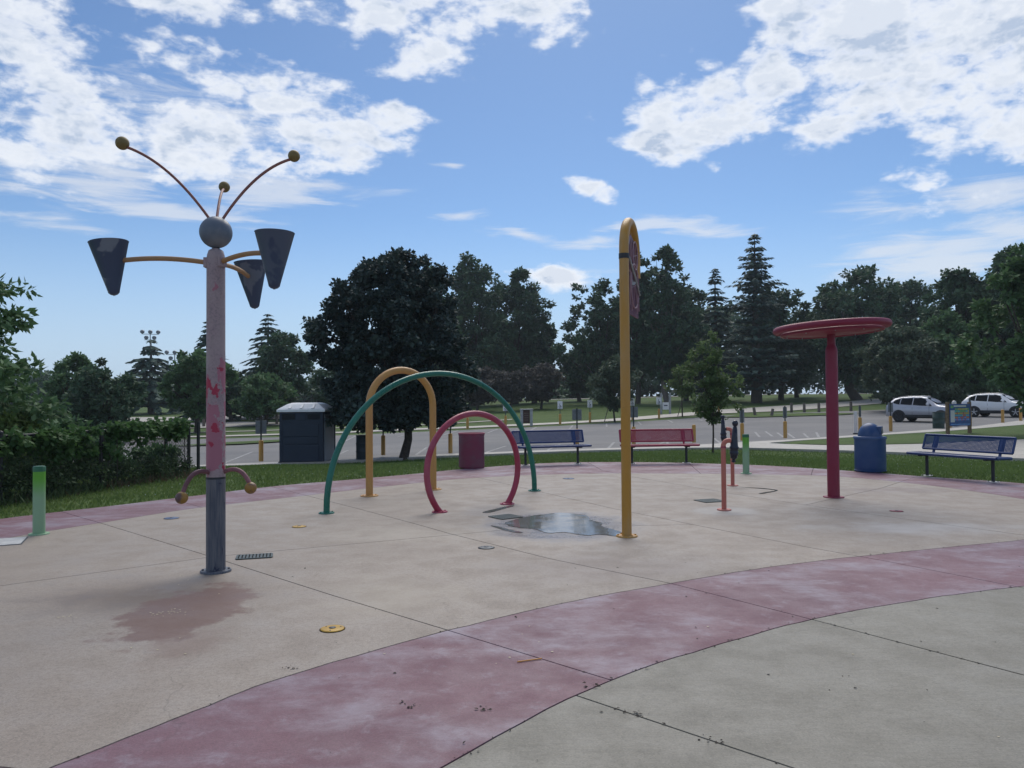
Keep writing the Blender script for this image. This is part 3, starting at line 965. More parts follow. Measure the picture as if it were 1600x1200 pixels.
def wheel_pole():
    """ochre cane post; a maroon panel with pale pink rods hangs inside its hook"""
    o = root('yellow_spray_pole', (1.32, 8.95, 0), 'tall ochre yellow pole hooked at the top, holding a maroon panel', 'water feature')
    az = R(19.0)
    u = Vector((math.sin(az), math.cos(az), 0))
    up = Vector((0, 0, 1))
    rad = 0.40
    pts = [Vector((0, 0, z)) for z in (0, 0.9, 1.8, 2.5, 3.0, 3.30)]
    pts += [u * (rad - rad * math.cos(math.pi * i / 18)) + up * (3.34 + rad * math.sin(math.pi * i / 18)) for i in range(19)]
    pts += [u * (2 * rad) + up * 3.12]
    MB().tube(pts, 0.0572, 20).build('pole', M['yellow'], o)
    m = MB(); flange(m, 0, 0, 0.125)
    for k in range(6):
        q = k * math.pi / 3
        m.lathe([(0.011, 0.014), (0.011, 0.028)], (0.10 * math.cos(q), 0.10 * math.sin(q), 0), 6, smooth=False)
    m.build('base_flange', M['yellow'], o)
    MB().lathe([(0.062, 3.235), (0.062, 3.295)], n=20).build('clamp_band', M['black'], o)
    # panel in the plane of the hook
    s = Vector((u.y, -u.x, 0))
    def pl(a, z, w=0.0):
        return u * a + up * z + s * w
    def sheet(pts2, th, name, mat, parent):
        n = len(pts2)
        V = [pl(a, z, -th / 2) for a, z in pts2] + [pl(a, z, th / 2) for a, z in pts2]
        F = [tuple(range(n))[::-1], tuple(range(n, 2 * n))] + [(i, (i + 1) % n, n + (i + 1) % n, n + i) for i in range(n)]
        return MB().add(V, F).build(name, mat, parent)
    panel = sheet([(0.075, 2.62), (0.90, 2.62), (0.90, 3.10), (0.86, 3.30), (0.70, 3.54), (0.40, 3.60), (0.18, 3.50), (0.075, 3.25)], 0.02, 'panel', M['maroon'], o)
    for (ca, czz, rr_) in ((0.50, 2.98, 0.27), (0.55, 3.36, 0.17)):
        MB().tube([pl(ca + rr_ * math.cos(2 * math.pi * i / 36), czz + rr_ * math.sin(2 * math.pi * i / 36), 0.035) for i in range(36)], 0.010, 8, closed=True).build('rod_ring', M['pinkrod'], panel)
        for k in range(3):
            q = k * math.pi / 3 + 0.2
            MB().tube([pl(ca - rr_ * math.cos(q), czz - rr_ * math.sin(q), 0.035), pl(ca + rr_ * math.cos(q), czz + rr_ * math.sin(q), 0.035)], 0.005, 6).build('rod_spoke', M['pinkrod'], panel)
    for (a0_, a1_, z0, z1) in ((0.20, 0.24, 2.72, 3.45), (0.33, 0.30, 2.66, 3.52), (0.70, 0.70, 2.66, 3.45), (0.82, 0.80, 2.70, 3.28), (0.08, 0.30, 3.14, 3.10)):
        MB().tube([pl(a0_, z0, 0.03), pl(a1_, z1, 0.03)], 0.007, 6).build('rod', M['pinkrod'], panel)
    MB().tube([pl(0.03, 3.265, 0.05), pl(0.50, 3.02, 0.06)], 0.016, 8).build('strut', M['steel'], o)
    MB().tube([pl(0.50, 3.02, 0.06), pl(0.78, 2.90, 0.05)], 0.012, 8).build('strut', M['steel'], o)
    MB().lathe([(0.035, 0), (0.035, 0.05)], pl(0.50, 3.02, 0.01), 12, Matrix.Rotation(math.pi / 2, 3, 'X')).build('hub', M['steel'], o)


wheel_pole()


def cannon(loc, height, side, body, label):
    o = root('water_cannon', (*loc, 0), label, 'water cannon', group='coral pipe water cannons')
    r_ = 0.0345
    top = height
    pts = [(0, 0, 0.01), (0, 0, top * 0.5), (0, 0, top - 0.07)] + [(side * 0.075 * (1 - math.cos(q)), 0, top - 0.07 + 0.075 * math.sin(q)) for q in (math.pi / 2 * i / 7 for i in range(1, 8))]
    pts += [(side * (0.075 + body[0]), 0, top + 0.005)]
    m = MB().tube(pts, r_, 16)
    m.build('pipe', M['coral'], o)
    MB().lathe([(r_ + 0.004, top - 0.10), (r_ + 0.004, top - 0.075)], n=16).build('joint_ring', M['magenta'], o)
    m = MB(); flange(m, 0, 0, 0.10); m.build('base_flange', M['coral'], o)
    cx = side * (0.075 + body[0] + 0.055)
    prof = [(0.004, 0.30), (0.028, 0.292), (0.042, 0.268), (0.044, 0.25), (0.034, 0.222), (0.020, 0.208), (0.026, 0.200), (0.031, 0.196), (0.031, 0.175), (0.035, 0.172),
            (0.042, 0.05), (0.048, -0.02), (0.055, -0.08), (0.066, -0.085), (0.066, -0.115), (0.057, -0.12), (0.058, -0.16), (0.064, -0.165), (0.063, -0.19), (0.057, -0.20),
            (0.048, -0.245), (0.030, -0.268), (0.022, -0.272), (0.022, -0.285), (0.036, -0.292), (0.030, -0.308), (0.010, -0.318), (0.002, -0.32)]
    rot = Matrix.Rotation(R(body[1]), 3, 'Y')
    sc = body[2]
    b_ = MB().lathe([(q * sc, z * sc) for q, z in prof][::-1], (cx, 0, top + 0.0), 20, rot, cap=False).build('barrel', M['navy'], o)
    MB().lathe([(0.026, -0.02), (0.026, 0.03)], (cx - side * 0.05, 0, top), 14, Matrix.Rotation(math.pi / 2, 3, 'Y')).build('pivot', M['navy'], b_)


cannon((3.01, 10.98), 0.985, 1, (0.03, 3.0, 0.98), 'coral pipe water cannon with navy barrel, nearer of the two')
cannon((4.00, 14.00), 1.03, -1, (0.03, -2.0, 0.86), 'coral pipe water cannon with navy barrel, farther of the two')


def mushroom():
    o = root('spray_mushroom', (5.12, 12.29, 0), 'tall crimson post carrying a wide flat red ring', 'water feature')
    m = MB(); flange(m, 0, 0, 0.16); m.build('base_flange', M['crimson'], o)
    MB().lathe([(0.093, 0.01), (0.093, 2.33), (0.088, 2.37), (0.066, 2.43), (0.062, 2.45), (0.064, 2.47), (0.062, 2.49), (0.062, 2.66)], n=28).build('post', M['crimson'], o)
    rot = (Matrix.Rotation(R(-2.4), 3, 'Y') @ Matrix.Rotation(R(-1.2), 3, 'X'))
    c = Vector((0, 0, 2.71))
    RR, rr_ = 0.830, 0.056
    ring = MB().tube([c + rot @ Vector((RR * math.cos(2 * math.pi * i / 72), RR * math.sin(2 * math.pi * i / 72), 0)) for i in range(72)], rr_, 16, closed=True).build('ring', M['crimson'], o)
    MB().tube([c + rot @ Vector((0.755 * math.cos(2 * math.pi * i / 64), 0.755 * math.sin(2 * math.pi * i / 64), -0.075)) for i in range(64)], 0.026, 10, closed=True).build('lower_ring', M['crimson'], ring)
    MB().lathe([(0.002, -0.115), (0.30, -0.110), (0.745, -0.082), (0.765, -0.060), (0.30, -0.085), (0.002, -0.09)], c, 56, rot, cap=False).build('dish', M['crimson'], o)
    for k in range(10):
        q = 2 * math.pi * k / 10
        MB().lathe([(0.009, -0.11), (0.009, -0.075)], c + rot @ Vector((0.70 * math.cos(q), 0.70 * math.sin(q), 0)), 8, rot).build('nozzle', M['steel'], o)


mushroom()

# ------------------------------------------------------------------ benches, bins, toilet
def mesh_panel(mb, x0, x1, z0, z1, y0, y1, step=0.024, w=0.0145):
    """perforated sheet: crossing bars with open holes; y runs from y0 at z0 to y1 at z1"""
    def P(x, s, off):
        return (x, y0 + (y1 - y0) * s + off, z0 + (z1 - z0) * s)
    nx = int((x1 - x0) / step); hgt = math.hypot(z1 - z0, y1 - y0); nz = max(2, int(hgt / step))
    for i in range(nx + 1):
        x = x0 + (x1 - x0) * i / nx
        mb.add([P(x - w / 2, 0, 0), P(x + w / 2, 0, 0), P(x + w / 2, 1, 0), P(x - w / 2, 1, 0)], [(0, 1, 2, 3)])
    for j in range(nz + 1):
        s = j / nz; d = w / hgt / 2
        mb.add([P(x0, max(0, s - d), 0.002), P(x1, max(0, s - d), 0.002), P(x1, min(1, s + d), 0.002), P(x0, min(1, s + d), 0.002)], [(0, 1, 2, 3)])


def bench(loc, rz, mat, label):
    """local x along the seat, local -y towards the sitter's knees"""
    o = root('park_bench', (*loc, 0), label, 'bench', rz, 'perforated metal benches')
    L_ = 1.84
    def framed(name, x0, x1, z0, z1, y0, y1, fr=0.020):
        m = MB(); mesh_panel(m, x0, x1, z0, z1, y0, y1)
        p = m.build(name, mat, o)
        f = MB().tube([(x0, y0, z0), (x1, y0, z0)], fr, 8).tube([(x0, y1, z1), (x1, y1, z1)], fr, 8).tube([(x0, y0, z0), (x0, y1, z1)], fr, 8).tube([(x1, y0, z0), (x1, y1, z1)], fr, 8)
        f.build('rim', mat, p)
        return p
    framed('seat', -L_ / 2, L_ / 2, 0.445, 0.455, 0.06, -0.36, 0.027)
    framed('backrest', -L_ / 2, L_ / 2, 0.535, 0.815, 0.10, 0.20, 0.022)
    for sx in (-0.68, 0.68):
        m = MB().tube([(sx, -0.10, 0.01), (sx, -0.10, 0.41)], 0.030, 14)
        leg = m.build('leg', M['black'], o)
        MB().lathe([(0.105, 0.002), (0.105, 0.012)], (sx, -0.10, 0), 20).build('foot_plate', M['plate'], leg)
        for q in range(4):
            a = q * math.pi / 2 + 0.7
            MB().lathe([(0.012, 0.010), (0.012, 0.028)], (sx + 0.075 * math.cos(a), -0.10 + 0.075 * math.sin(a), 0), 6, smooth=False).build('bolt', M['black'], leg)
        MB().box((sx, -0.14, 0.418), (0.06, 0.38, 0.032), None, 0.006).build('seat_bracket', M['black'], o)
        MB().tube([(sx, 0.03, 0.41), (sx, 0.10, 0.47), (sx, 0.135, 0.60), (sx, 0.215, 0.79)], 0.026, 10).build('back_support', mat, o)
        MB().box((sx, 0.168, 0.675), (0.11, 0.012, 0.27), Matrix.Rotation(R(-20), 3, 'X')).build('support_plate', mat, o)


bench((0.93, 18.86), R(17.5), M['blue'], 'blue perforated bench behind the teal arch')
bench((3.60, 19.02), R(4.0), M['magenta'], 'magenta perforated bench behind the ochre pole')
bench((8.72, 14.93), R(-66.0), M['blue'], 'blue perforated bench at the right, beside the blue domed bin')


def drum_bin():
    o = root('drum_litter_bin', (-0.96, 18.06, 0), 'open magenta ribbed drum bin seen through the ring', 'litter bin')
    m = MB()
    prof = [(0.285, 0.0), (0.30, 0.02)]
    z = 0.04
    while z < 0.74:
        prof += [(0.297, z), (0.306, z + 0.008), (0.297, z + 0.016)]
        z += 0.026
    prof += [(0.302, 0.76), (0.310, 0.79), (0.310, 0.815), (0.298, 0.82), (0.290, 0.81), (0.288, 0.10), (0.002, 0.09)]
    m.lathe(prof, n=40, cap=False)
    m.build('drum', M['drum'], o)
    MB().tube([(0.305 * math.cos(2 * math.pi * i / 40), 0.305 * math.sin(2 * math.pi * i / 40), 0.812) for i in range(40)], 0.012, 8, closed=True).build('rim', M['magenta'], o)


drum_bin()


def dome_bin():
    o = root('domed_litter_bin', (7.67, 16.50, 0), 'blue litter bin with a domed lid and flap', 'litter bin', R(0))
    MB().lathe([(0.290, 0.0), (0.305, 0.015), (0.312, 0.10), (0.312, 0.70)], n=40).build('drum', M['canblue'], o)
    MB().lathe([(0.328, 0.695), (0.328, 0.745), (0.315, 0.752), (0.24, 0.757)], n=40).build('lid_rim', M['canblue'], o)
    lid = MB().lathe([(0.240 * math.cos(q), 0.755 + 0.285 * math.sin(q)) for q in (math.pi / 2 * i / 12 for i in range(12))] + [(0.002, 1.04)], n=36, cap=False).build('dome', M['canblue'], o)
    rz = Matrix.Rotation(R(-35), 3, 'Z')
    MB().box(rz @ Vector((0.190, 0, 0.885)), (0.10, 0.22, 0.17), rz, 0.012).build('flap_hood', M['canblue'], lid)
    MB().box(rz @ Vector((0.2405, 0, 0.885)), (0.012, 0.18, 0.135), rz @ Matrix.Rotation(R(-8), 3, 'Y'), 0.004).build('flap', M['navy'], lid)
    MB().tube([(0.313 * math.cos(2 * math.pi * i / 40), 0.313 * math.sin(2 * math.pi * i / 40), 0.03) for i in range(40)], 0.01, 6, closed=True).build('base_band', M['canblue'], o)


dome_bin()

M['toilet'] = paint('toilet_slate', (0.013, 0.026, 0.052), (0.025, 0.04, 0.07), 0.5, 0.55, 2)
M['toilet_lit_side'] = paint('toilet_sunlit', (0.22, 0.26, 0.32), (0.28, 0.31, 0.36), 0.5, 0.55, 2)  # paler than the cabin: sunlight on the right side put into the paint
M['toilet_roof'] = plain('toilet_roof', (0.84, 0.86, 0.88), 0.35, 0, 0.05)


def toilet():
    z0 = ground(-7.6, 27.8)
    o = root('portable_toilet', (-7.62, 28.60, z0 + 0.02), 'dark blue portable toilet with a white roof beside the maple', 'portable toilet', R(-1.5))
    W, D, H = 1.62, 1.55, 1.86
    MB().box((0, 0, 0.05), (W + 0.06, D + 0.06, 0.12), None, 0.02).build('base_skid', M['black'], o)
    wall = MB().box((0, 0, H / 2 + 0.06), (W, D, H - 0.04), None, 0.05).build('cabin', M['toilet'], o)
    y = -D / 2
    def panel(x, z, w, h, d=0.03, nm='wall_panel'):
        MB().box((x, y - d / 2 + 0.01, z), (w, d, h), None, 0.012).build(nm, M['toilet'], wall)
    panel(0, 1.23, 1.28, 0.44); panel(0, 0.86, 1.22, 0.24); panel(0, 0.40, 1.28, 0.58)
    for sx in (-1, 1):
        panel(sx * (W / 2 - 0.06), 0.95, 0.09, 1.75, 0.035, 'corner_post')
        for k in range(5):
            MB().box((sx * 0.46, y - 0.008, 1.64 + k * 0.045), (0.46, 0.03, 0.018), Matrix.Rotation(R(25), 3, 'X')).build('vent_slat', M['black'], wall)
    panel(0, 1.72, 0.34, 0.24, 0.03, 'vent_post')
    sd = MB().box((W / 2 + 0.008, 0, 0.95), (0.03, D - 0.22, 1.70), None, 0.01).build('side_panel', M['toilet_lit_side'], o)
    MB().box((W / 2 + 0.02, 0.05, 1.62), (0.03, D - 0.5, 0.22), None, 0.01).build('side_vent', M['black'], sd)
    MB().box((W / 2 + 0.02, D / 2 - 0.06, 0.95), (0.05, 0.10, 1.78), None, 0.015).build('door_post', M['toilet'], sd)
    # roof: low hipped cap with a raised ridge
    a, b_ = W / 2 + 0.07, D / 2 + 0.07
    V, F = [], []
    lev = [(1.0, H + 0.04), (1.0, H + 0.12), (0.93, H + 0.17), (0.66, H + 0.32), (0.50, H + 0.37), (0.40, H + 0.375)]
    for s, z in lev:
        V += [(-a * s, -b_ * s, z), (a * s, -b_ * s, z), (a * s, b_ * s, z), (-a * s, b_ * s, z)]
    for i in range(len(lev) - 1):
        for k in range(4):
            F.append((i * 4 + k, i * 4 + (k + 1) % 4, i * 4 + 4 + (k + 1) % 4, i * 4 + 4 + k))
    F += [(0, 3, 2, 1), tuple(range(len(V) - 4, len(V)))]
    rf = MB().add(V, F).build('roof', M['toilet_roof'], o)
    for sx in (-0.42, 0.0, 0.42):
        MB().box((sx, -b_ * 0.80, H + 0.25), (0.10, 0.36, 0.03), Matrix.Rotation(R(29), 3, 'X'), 0.01).build('roof_rib', M['toilet_roof'], rf)
    MB().lathe([(0.05, H + 0.36), (0.05, H + 0.44)], (0.3, 0.3, 0), 12).build('vent_pipe', M['black'], rf)


toilet()


def barrel(loc, mat, label, r_=0.29, h=0.88):
    o = root('steel_barrel', (*loc, ground(*loc) + 0.105), label, 'barrel', group='steel barrels by the car park')
    MB().lathe([(r_, 0), (r_, 0.29 * h), (r_ + 0.012, 0.31 * h), (r_ + 0.012, 0.33 * h), (r_, 0.35 * h), (r_, 0.63 * h), (r_ + 0.012, 0.65 * h), (r_ + 0.012, 0.67 * h),
                (r_, 0.69 * h), (r_, h), (r_ - 0.012, h), (r_ - 0.015, 0.1), (0.002, 0.09)], n=28, cap=False).build('drum', mat, o)
    MB().tube([(r_ * math.cos(2 * math.pi * i / 28), r_ * math.sin(2 * math.pi * i / 28), h) for i in range(28)], 0.014, 6, closed=True).build('rim', mat, o)


M['barrel'] = paint('barrel_paint', (0.016, 0.030, 0.042), (0.04, 0.06, 0.07), 0.5, 0.55)
M['barrel_green'] = paint('barrel_green', (0.020, 0.050, 0.045), (0.04, 0.07, 0.06), 0.5, 0.55)
barrel((-5.55, 28.75), M['barrel'], 'dark steel barrel behind the yellow arch leg')
barrel((23.15, 41.75), M['barrel_green'], 'dark green barrel beside the notice board')
# ------------------------------------------------------------------ bollards, signs, posts
M['bollard'] = yellow_paint('bollard_yellow', (0.50, 0.26, 0.045), (0.50, 0.31, 0.11))
M['sign_back'] = plain('sign_back', (0.16, 0.18, 0.20), 0.5, 0.4)
M['sign_post'] = plain('sign_post', (0.045, 0.052, 0.055), 0.6)
M['sign_white'] = plain('sign_white', (0.75, 0.76, 0.78), 0.45, 0, 0.04)
M['sign_blue'] = plain('sign_blue', (0.012, 0.030, 0.085), 0.5)
M['old_wood'] = plain('old_wood', (0.15, 0.125, 0.105), 0.9, 0, 0.3, 14)
M['board_wood'] = plain('board_wood', (0.20, 0.135, 0.085), 0.85, 0, 0.3, 14)
M['chain'] = plain('chain_link', (0.030, 0.032, 0.035), 0.5, 0.3)


def bollard(name, loc, h, label, cat, group, lift=0.03, sign=None, lean=0.0, r_=0.085):
    z = ground(*loc) + lift
    o = root(name, (*loc, z), label, cat, math.atan2(loc[1], loc[0]) - math.pi / 2, group)
    MB().lathe([(r_, 0), (r_, h - 0.05), (r_ * 0.86, h - 0.015), (r_ * 0.4, h), (0.002, h + 0.002)], n=18, cap=False).build('bollard_sleeve', M['bollard'], o)
    if sign:
        kind, top, w, hh = sign
        MB().box((0, 0, (h + top) / 2), (0.06, 0.035, top - h + 0.1)).build('sign_post', M['sign_post'], o)
        if kind == 'back':
            MB().box((0, 0.035, top - hh / 2), (w, 0.012, hh), None, 0.004).build('sign_plate', M['sign_back'], o)
        elif kind == 'edge':
            MB().box((0, 0.03, top - hh / 2), (w, 0.02, hh), Matrix.Rotation(R(58), 3, 'Z'), 0.004).build('sign_plate', M['sign_back'], o)
        elif kind == 'access':
            p = MB().box((0, -0.035, top - hh / 2), (w, 0.012, hh), None, 0.004).build('sign_plate', M['sign_white'], o)
            yq = -0.0435
            cx, cz_ = 0.0, top - hh * 0.60
            s = w * 0.30
            m = MB()
            n = 14
            ang = [R(-200 + 260 * i / n) for i in range(n + 1)]
            V = [(cx - 0.1 * s + s * 0.75 * math.cos(a), yq, cz_ - 0.35 * s + s * 0.75 * math.sin(a)) for a in ang] + [(cx - 0.1 * s + s * 0.45 * math.cos(a), yq, cz_ - 0.35 * s + s * 0.45 * math.sin(a)) for a in ang]
            m.add(V, [(i, i + 1, n + 2 + i, n + 1 + i) for i in range(n)])
            m.add([(cx - 0.30 * s, yq, cz_ + 0.95 * s), (cx + 0.0 * s, yq, cz_ + 0.95 * s), (cx + 0.05 * s, yq, cz_ - 0.25 * s), (cx - 0.25 * s, yq, cz_ - 0.25 * s)], [(3, 2, 1, 0)])
            m.add([(cx - 0.1 * s, yq, cz_ - 0.2 * s), (cx + 0.75 * s, yq, cz_ - 0.2 * s), (cx + 0.75 * s, yq, cz_ + 0.08 * s), (cx - 0.1 * s, yq, cz_ + 0.08 * s)], [(0, 1, 2, 3)])
            m.add([(cx + 0.50 * s, yq, cz_ - 0.2 * s), (cx + 0.78 * s, yq, cz_ - 0.2 * s), (cx + 1.0 * s, yq, cz_ - 0.9 * s), (cx + 0.72 * s, yq, cz_ - 0.9 * s)], [(3, 2, 1, 0)])
            m.add([(cx - 0.15 * s + 0.24 * s * math.cos(2 * math.pi * i / 10), yq, cz_ + 1.25 * s + 0.24 * s * math.sin(2 * math.pi * i / 10)) for i in range(10)], [tuple(range(10))[::-1]])
            sy = m.build('wheelchair_symbol', M['sign_blue'], p)
            MB().box((0, yq + 0.001, top - hh * 0.90), (w * 0.6, 0.002, hh * 0.06)).build('lettering_bar', M['sign_blue'], p)
    if lean:
        o.rotation_euler[1] = lean
    return o


near = [  # x, y, sign?, label
    ((-9.44, 28.88), ('back', 1.53, 0.40, 0.50), 'yellow bollard with grey sign back, left of the portable toilet'),
    ((-5.17, 30.76), ('back', 1.45, 0.36, 0.46), 'yellow bollard with grey sign back, left of the maple trunk'),
    ((-2.50, 30.98), ('back', 1.55, 0.36, 0.46), 'yellow bollard with grey sign back, inside the ring outline'),
    ((2.75, 32.68), ('back', 1.63, 0.40, 0.46), 'yellow bollard with grey sign back, behind the blue middle bench'),
    ((5.28, 33.46), ('back', 1.66, 0.38, 0.46), 'yellow bollard with grey sign back, behind the ochre pole'),
    ((8.10, 34.30), None, 'plain yellow bollard at the right end of the magenta bench'),
    ((10.42, 34.86), ('edge', 1.42, 0.36, 0.60), 'yellow bollard with edge-on sign, behind the far green bollard'),
    ((12.79, 36.04), ('edge', 1.46, 0.30, 0.52), 'yellow bollard with dark sign, between water cannons and red mushroom'),
    ((17.60, 38.9), ('edge', 1.36, 0.20, 0.50), 'yellow bollard just behind the domed blue bin'),
    ((19.66, 39.94), ('back', 1.50, 0.24, 0.50), 'yellow bollard right of the domed blue bin'),
    ((24.15, 42.4), None, 'yellow bollard standing behind the notice board'),
    ((26.22, 44.02), ('edge', 1.50, 0.20, 0.70), 'yellow bollard with dark post, right edge of the notice board'),
    ((29.75, 46.62), None, 'yellow bollard in front of the right-hand white car door'),
    ((31.93, 48.26), None, 'yellow bollard in front of the white car front wheel'),
]
for loc, sg, lab in near:
    bollard('kerb_bollard', loc, 0.80, lab, 'bollard', 'yellow bollards along the near kerb', 0.10, sg)
far_b = [
    ((-7.32, 54.3), None, 'far yellow bollard left of the maple trunk base'),
    ((-3.20, 55.0), ('access', 1.70, 0.36, 0.55), 'accessible parking sign on yellow bollard, above the magenta ring'),
    ((-0.50, 57.2), ('access', 1.72, 0.36, 0.55), 'accessible parking sign on yellow bollard, left of the brown kiosk'),
    ((3.65, 58.6), ('access', 1.80, 0.38, 0.60), 'accessible parking sign on yellow bollard, right of the brown kiosk'),
    ((6.21, 61.4), ('access', 1.80, 0.38, 0.60), 'accessible parking sign on yellow bollard, left of the staked sapling'),
    ((9.95, 63.6), ('access', 1.80, 0.36, 0.60), 'accessible parking sign on yellow bollard, right beside the ochre pole'),
    ((12.57, 65.8), ('access', 1.80, 0.42, 0.60), 'accessible parking sign on yellow bollard, between pole and sapling'),
    ((16.48, 68.2), ('access', 1.80, 0.36, 0.60), 'accessible parking sign on yellow bollard, left of the young maple stem'),
    ((18.56, 69.0), ('access', 1.80, 0.38, 0.60), 'accessible parking sign on yellow bollard, right of the young maple stem'),
]
for loc, sg, lab in far_b:
    bollard('accessible_bay_bollard' if sg else 'far_kerb_bollard', loc, 0.82, lab, 'bollard', 'yellow bollards along the far kerb', 0.05, sg, r_=0.095)

wood = [((21.06, 66.6), 0.75, 0.16, 'wooden post leaning left on the far verge'), ((22.02, 65.3), 0.68, -0.20, 'wooden post leaning right on the far verge'),
        ((25.95, 71.4), 0.85, 0, 'weathered wooden post, leftmost of the upright row by the path'), ((26.95, 70.9), 0.85, 0, 'weathered wooden post, second from left in the upright row'),
        ((28.1, 70.4), 0.85, 0, 'weathered wooden post, third from left in the upright row'), ((29.69, 70.8), 0.85, 0, 'weathered wooden post just right of the mushroom post'),
        ((31.39, 71.2), 0.85, 0, 'weathered wooden post, rightmost of the row by the path'),
        ((-27.9, 69.5), 1.1, 0, 'old wooden post behind the pink flower tower'), ((-21.6, 70.5), 1.1, 0, 'old wooden post left of the toilet roof'), ((-33.5, 66.5), 1.0, 0, 'old wooden post above the ivy fence')]
for loc, h, lean, lab in wood:
    o = root('wooden_post', (*loc, ground(*loc) + 0.02), lab, 'post', 0.4, 'old wooden posts')
    MB().tube([(0, 0, -0.1), (0, 0, h * 0.97), (0, 0, h)], [0.13, 0.12, 0.10], 10).build('stake', M['old_wood'], o)
    MB().lathe([(0.135, -0.02), (0.135, 0.05), (0.11, 0.06)], n=10).build('soil_collar', M['joint'], o)
    o.rotation_euler = (0, -lean, 0)


def white_marker():
    o = root('white_marker_post', (17.55, 39.3, ground(17.55, 39.3) + 0.03), 'white flat marker post behind the domed bin', 'marker post', R(-20))
    MB().box((0, 0, 0.60), (0.16, 0.03, 1.14), None, 0.01).build('blade', M['sign_white'], o)
    MB().box((0, 0, 0.03), (0.26, 0.16, 0.06), None, 0.01).build('base', M['black'], o)


white_marker()


def kiosk():
    o = root('brown_kiosk', (1.07, 57.6, ground(1.07, 57.6) + 0.03), 'small brown information kiosk with grey posts on the far kerb', 'kiosk')
    for sx in (-0.36, 0.36):
        MB().box((sx, 0, 0.62), (0.20, 0.42, 1.24), None, 0.02).build('pillar', M['steel'], o)
    b_ = MB().box((-0.02, -0.05, 0.72), (0.52, 0.10, 0.98), None, 0.01).build('board', plain('kiosk_brown', (0.075, 0.035, 0.030), 0.7), o)
    for k in range(4):
        MB().box((-0.02, -0.104, 0.98 - 0.17 * k), (0.34, 0.008, 0.05)).build('notice_line', M['old_wood'], b_)
    MB().box((0, 0, 1.27), (1.0, 0.52, 0.07), None, 0.02).build('cap', M['steel'], o)


kiosk()


def path_sign():
    o = root('path_sign', (14.61, 73.2, ground(14.6, 73.2) + 0.02), 'two pale posts with a small white sign beyond the path', 'sign')
    for sx in (-0.42, 0.42):
        MB().box((sx, 0, 1.0), (0.20, 0.12, 2.0), None, 0.01).build('post', M['steel'], o)
    MB().box((0, -0.09, 0.75), (0.60, 0.03, 0.70), None, 0.01).build('plate', M['sign_white'], o)
    MB().box((0, -0.108, 0.80), (0.34, 0.006, 0.10)).build('text_bar', M['sign_blue'], o)


path_sign()


def notice_board():
    a, b_ = Vector((20.25, 35.9, 0)), Vector((21.85, 36.6, 0))
    c = (a + b_) / 2
    z = ground(c.x, c.y) + 0.02
    u = (b_ - a).normalized()
    o = root('notice_board', (c.x, c.y, z), 'blue notice board with rows of coloured pictures on wooden posts', 'notice board', math.atan2(u.y, u.x))
    W, H, zc = 1.30, 1.03, 0.98
    hs = (b_ - a).length / 2 - 0.12
    for sx in (-1, 1):
        MB().box((sx * hs, 0.0, 0.78), (0.13, 0.13, 1.60), None, 0.012).build('wooden_post', M['board_wood'], o)
    W = 2 * hs - 0.10
    p = MB().box((0, -0.075, zc), (W, 0.03, H), None, 0.006).build('board', plain('board_blue', (0.020, 0.090, 0.330), 0.4), o)
    y = -0.0925
    cols = [(0.60, 0.60, 0.15), (0.20, 0.50, 0.18), (0.70, 0.55, 0.08), (0.12, 0.50, 0.65), (0.70, 0.22, 0.08), (0.50, 0.15, 0.30), (0.15, 0.35, 0.75), (0.75, 0.70, 0.55)]
    mats = [plain('print_colour', q, 0.5) for q in cols]
    rr_ = random.Random(5)
    def cell(x, z_, w, h, m, nm):
        MB().box((x, y, z_), (w, 0.004, h)).build(nm, m, p)
    cell(-0.02, zc + H * 0.40, W * 0.60, 0.075, M['sign_white'], 'title_strip')
    cell(-W * 0.40, zc + H * 0.37, W * 0.13, 0.12, mats[1], 'emblem')
    cell(-W * 0.375, zc - 0.06, W * 0.20, 0.56, M['sign_white'], 'text_panel')
    for r in range(6):
        for k in range(9):
            x = -W * 0.23 + k * W * 0.078
            cell(x, zc + 0.27 - r * 0.098, W * 0.070, 0.078, mats[[0, 1, 2, 3, 4, 5, 6, 7][(r + rr_.choice((0, 0, 1, 2))) % 8]], 'picture')
    cell(0, zc - H * 0.43, W * 0.94, 0.05, mats[6], 'footer_strip')


notice_board()


def lamp_tower(loc, h, label):
    o = root('floodlight_tower', (*loc, ground(*loc)), label, 'floodlight', math.atan2(loc[1], loc[0]) - math.pi / 2, 'distant sports floodlights')
    MB().tube([(0, 0, 0), (0, 0, h * 0.6), (0, 0, h)], [0.22, 0.16, 0.09], 10).build('mast', M['steel'], o)
    for k, (w, z) in enumerate(((1.5, h - 0.3), (1.0, h - 1.5))):
        MB().box((0, 0, z), (2 * w + 0.3, 0.12, 0.12)).build('cross_arm', M['steel'], o)
        for s in ((-1, 0, 1) if k == 0 else (-0.75, 0.75)):
            MB().lathe([(0.16, -0.25), (0.42, 0.2), (0.44, 0.26), (0.24, 0.32)], (s * w, -0.2, z + 0.35), 14, Matrix.Rotation(R(70), 3, 'X')).build('lamp_head', M['sign_back'], o)


lamp_tower((-75.4, 160), 15.2, 'far sports floodlight mast rising above the lone spruce')
lamp_tower((-70.3, 160), 10.9, 'far sports floodlight mast left of the pink post')

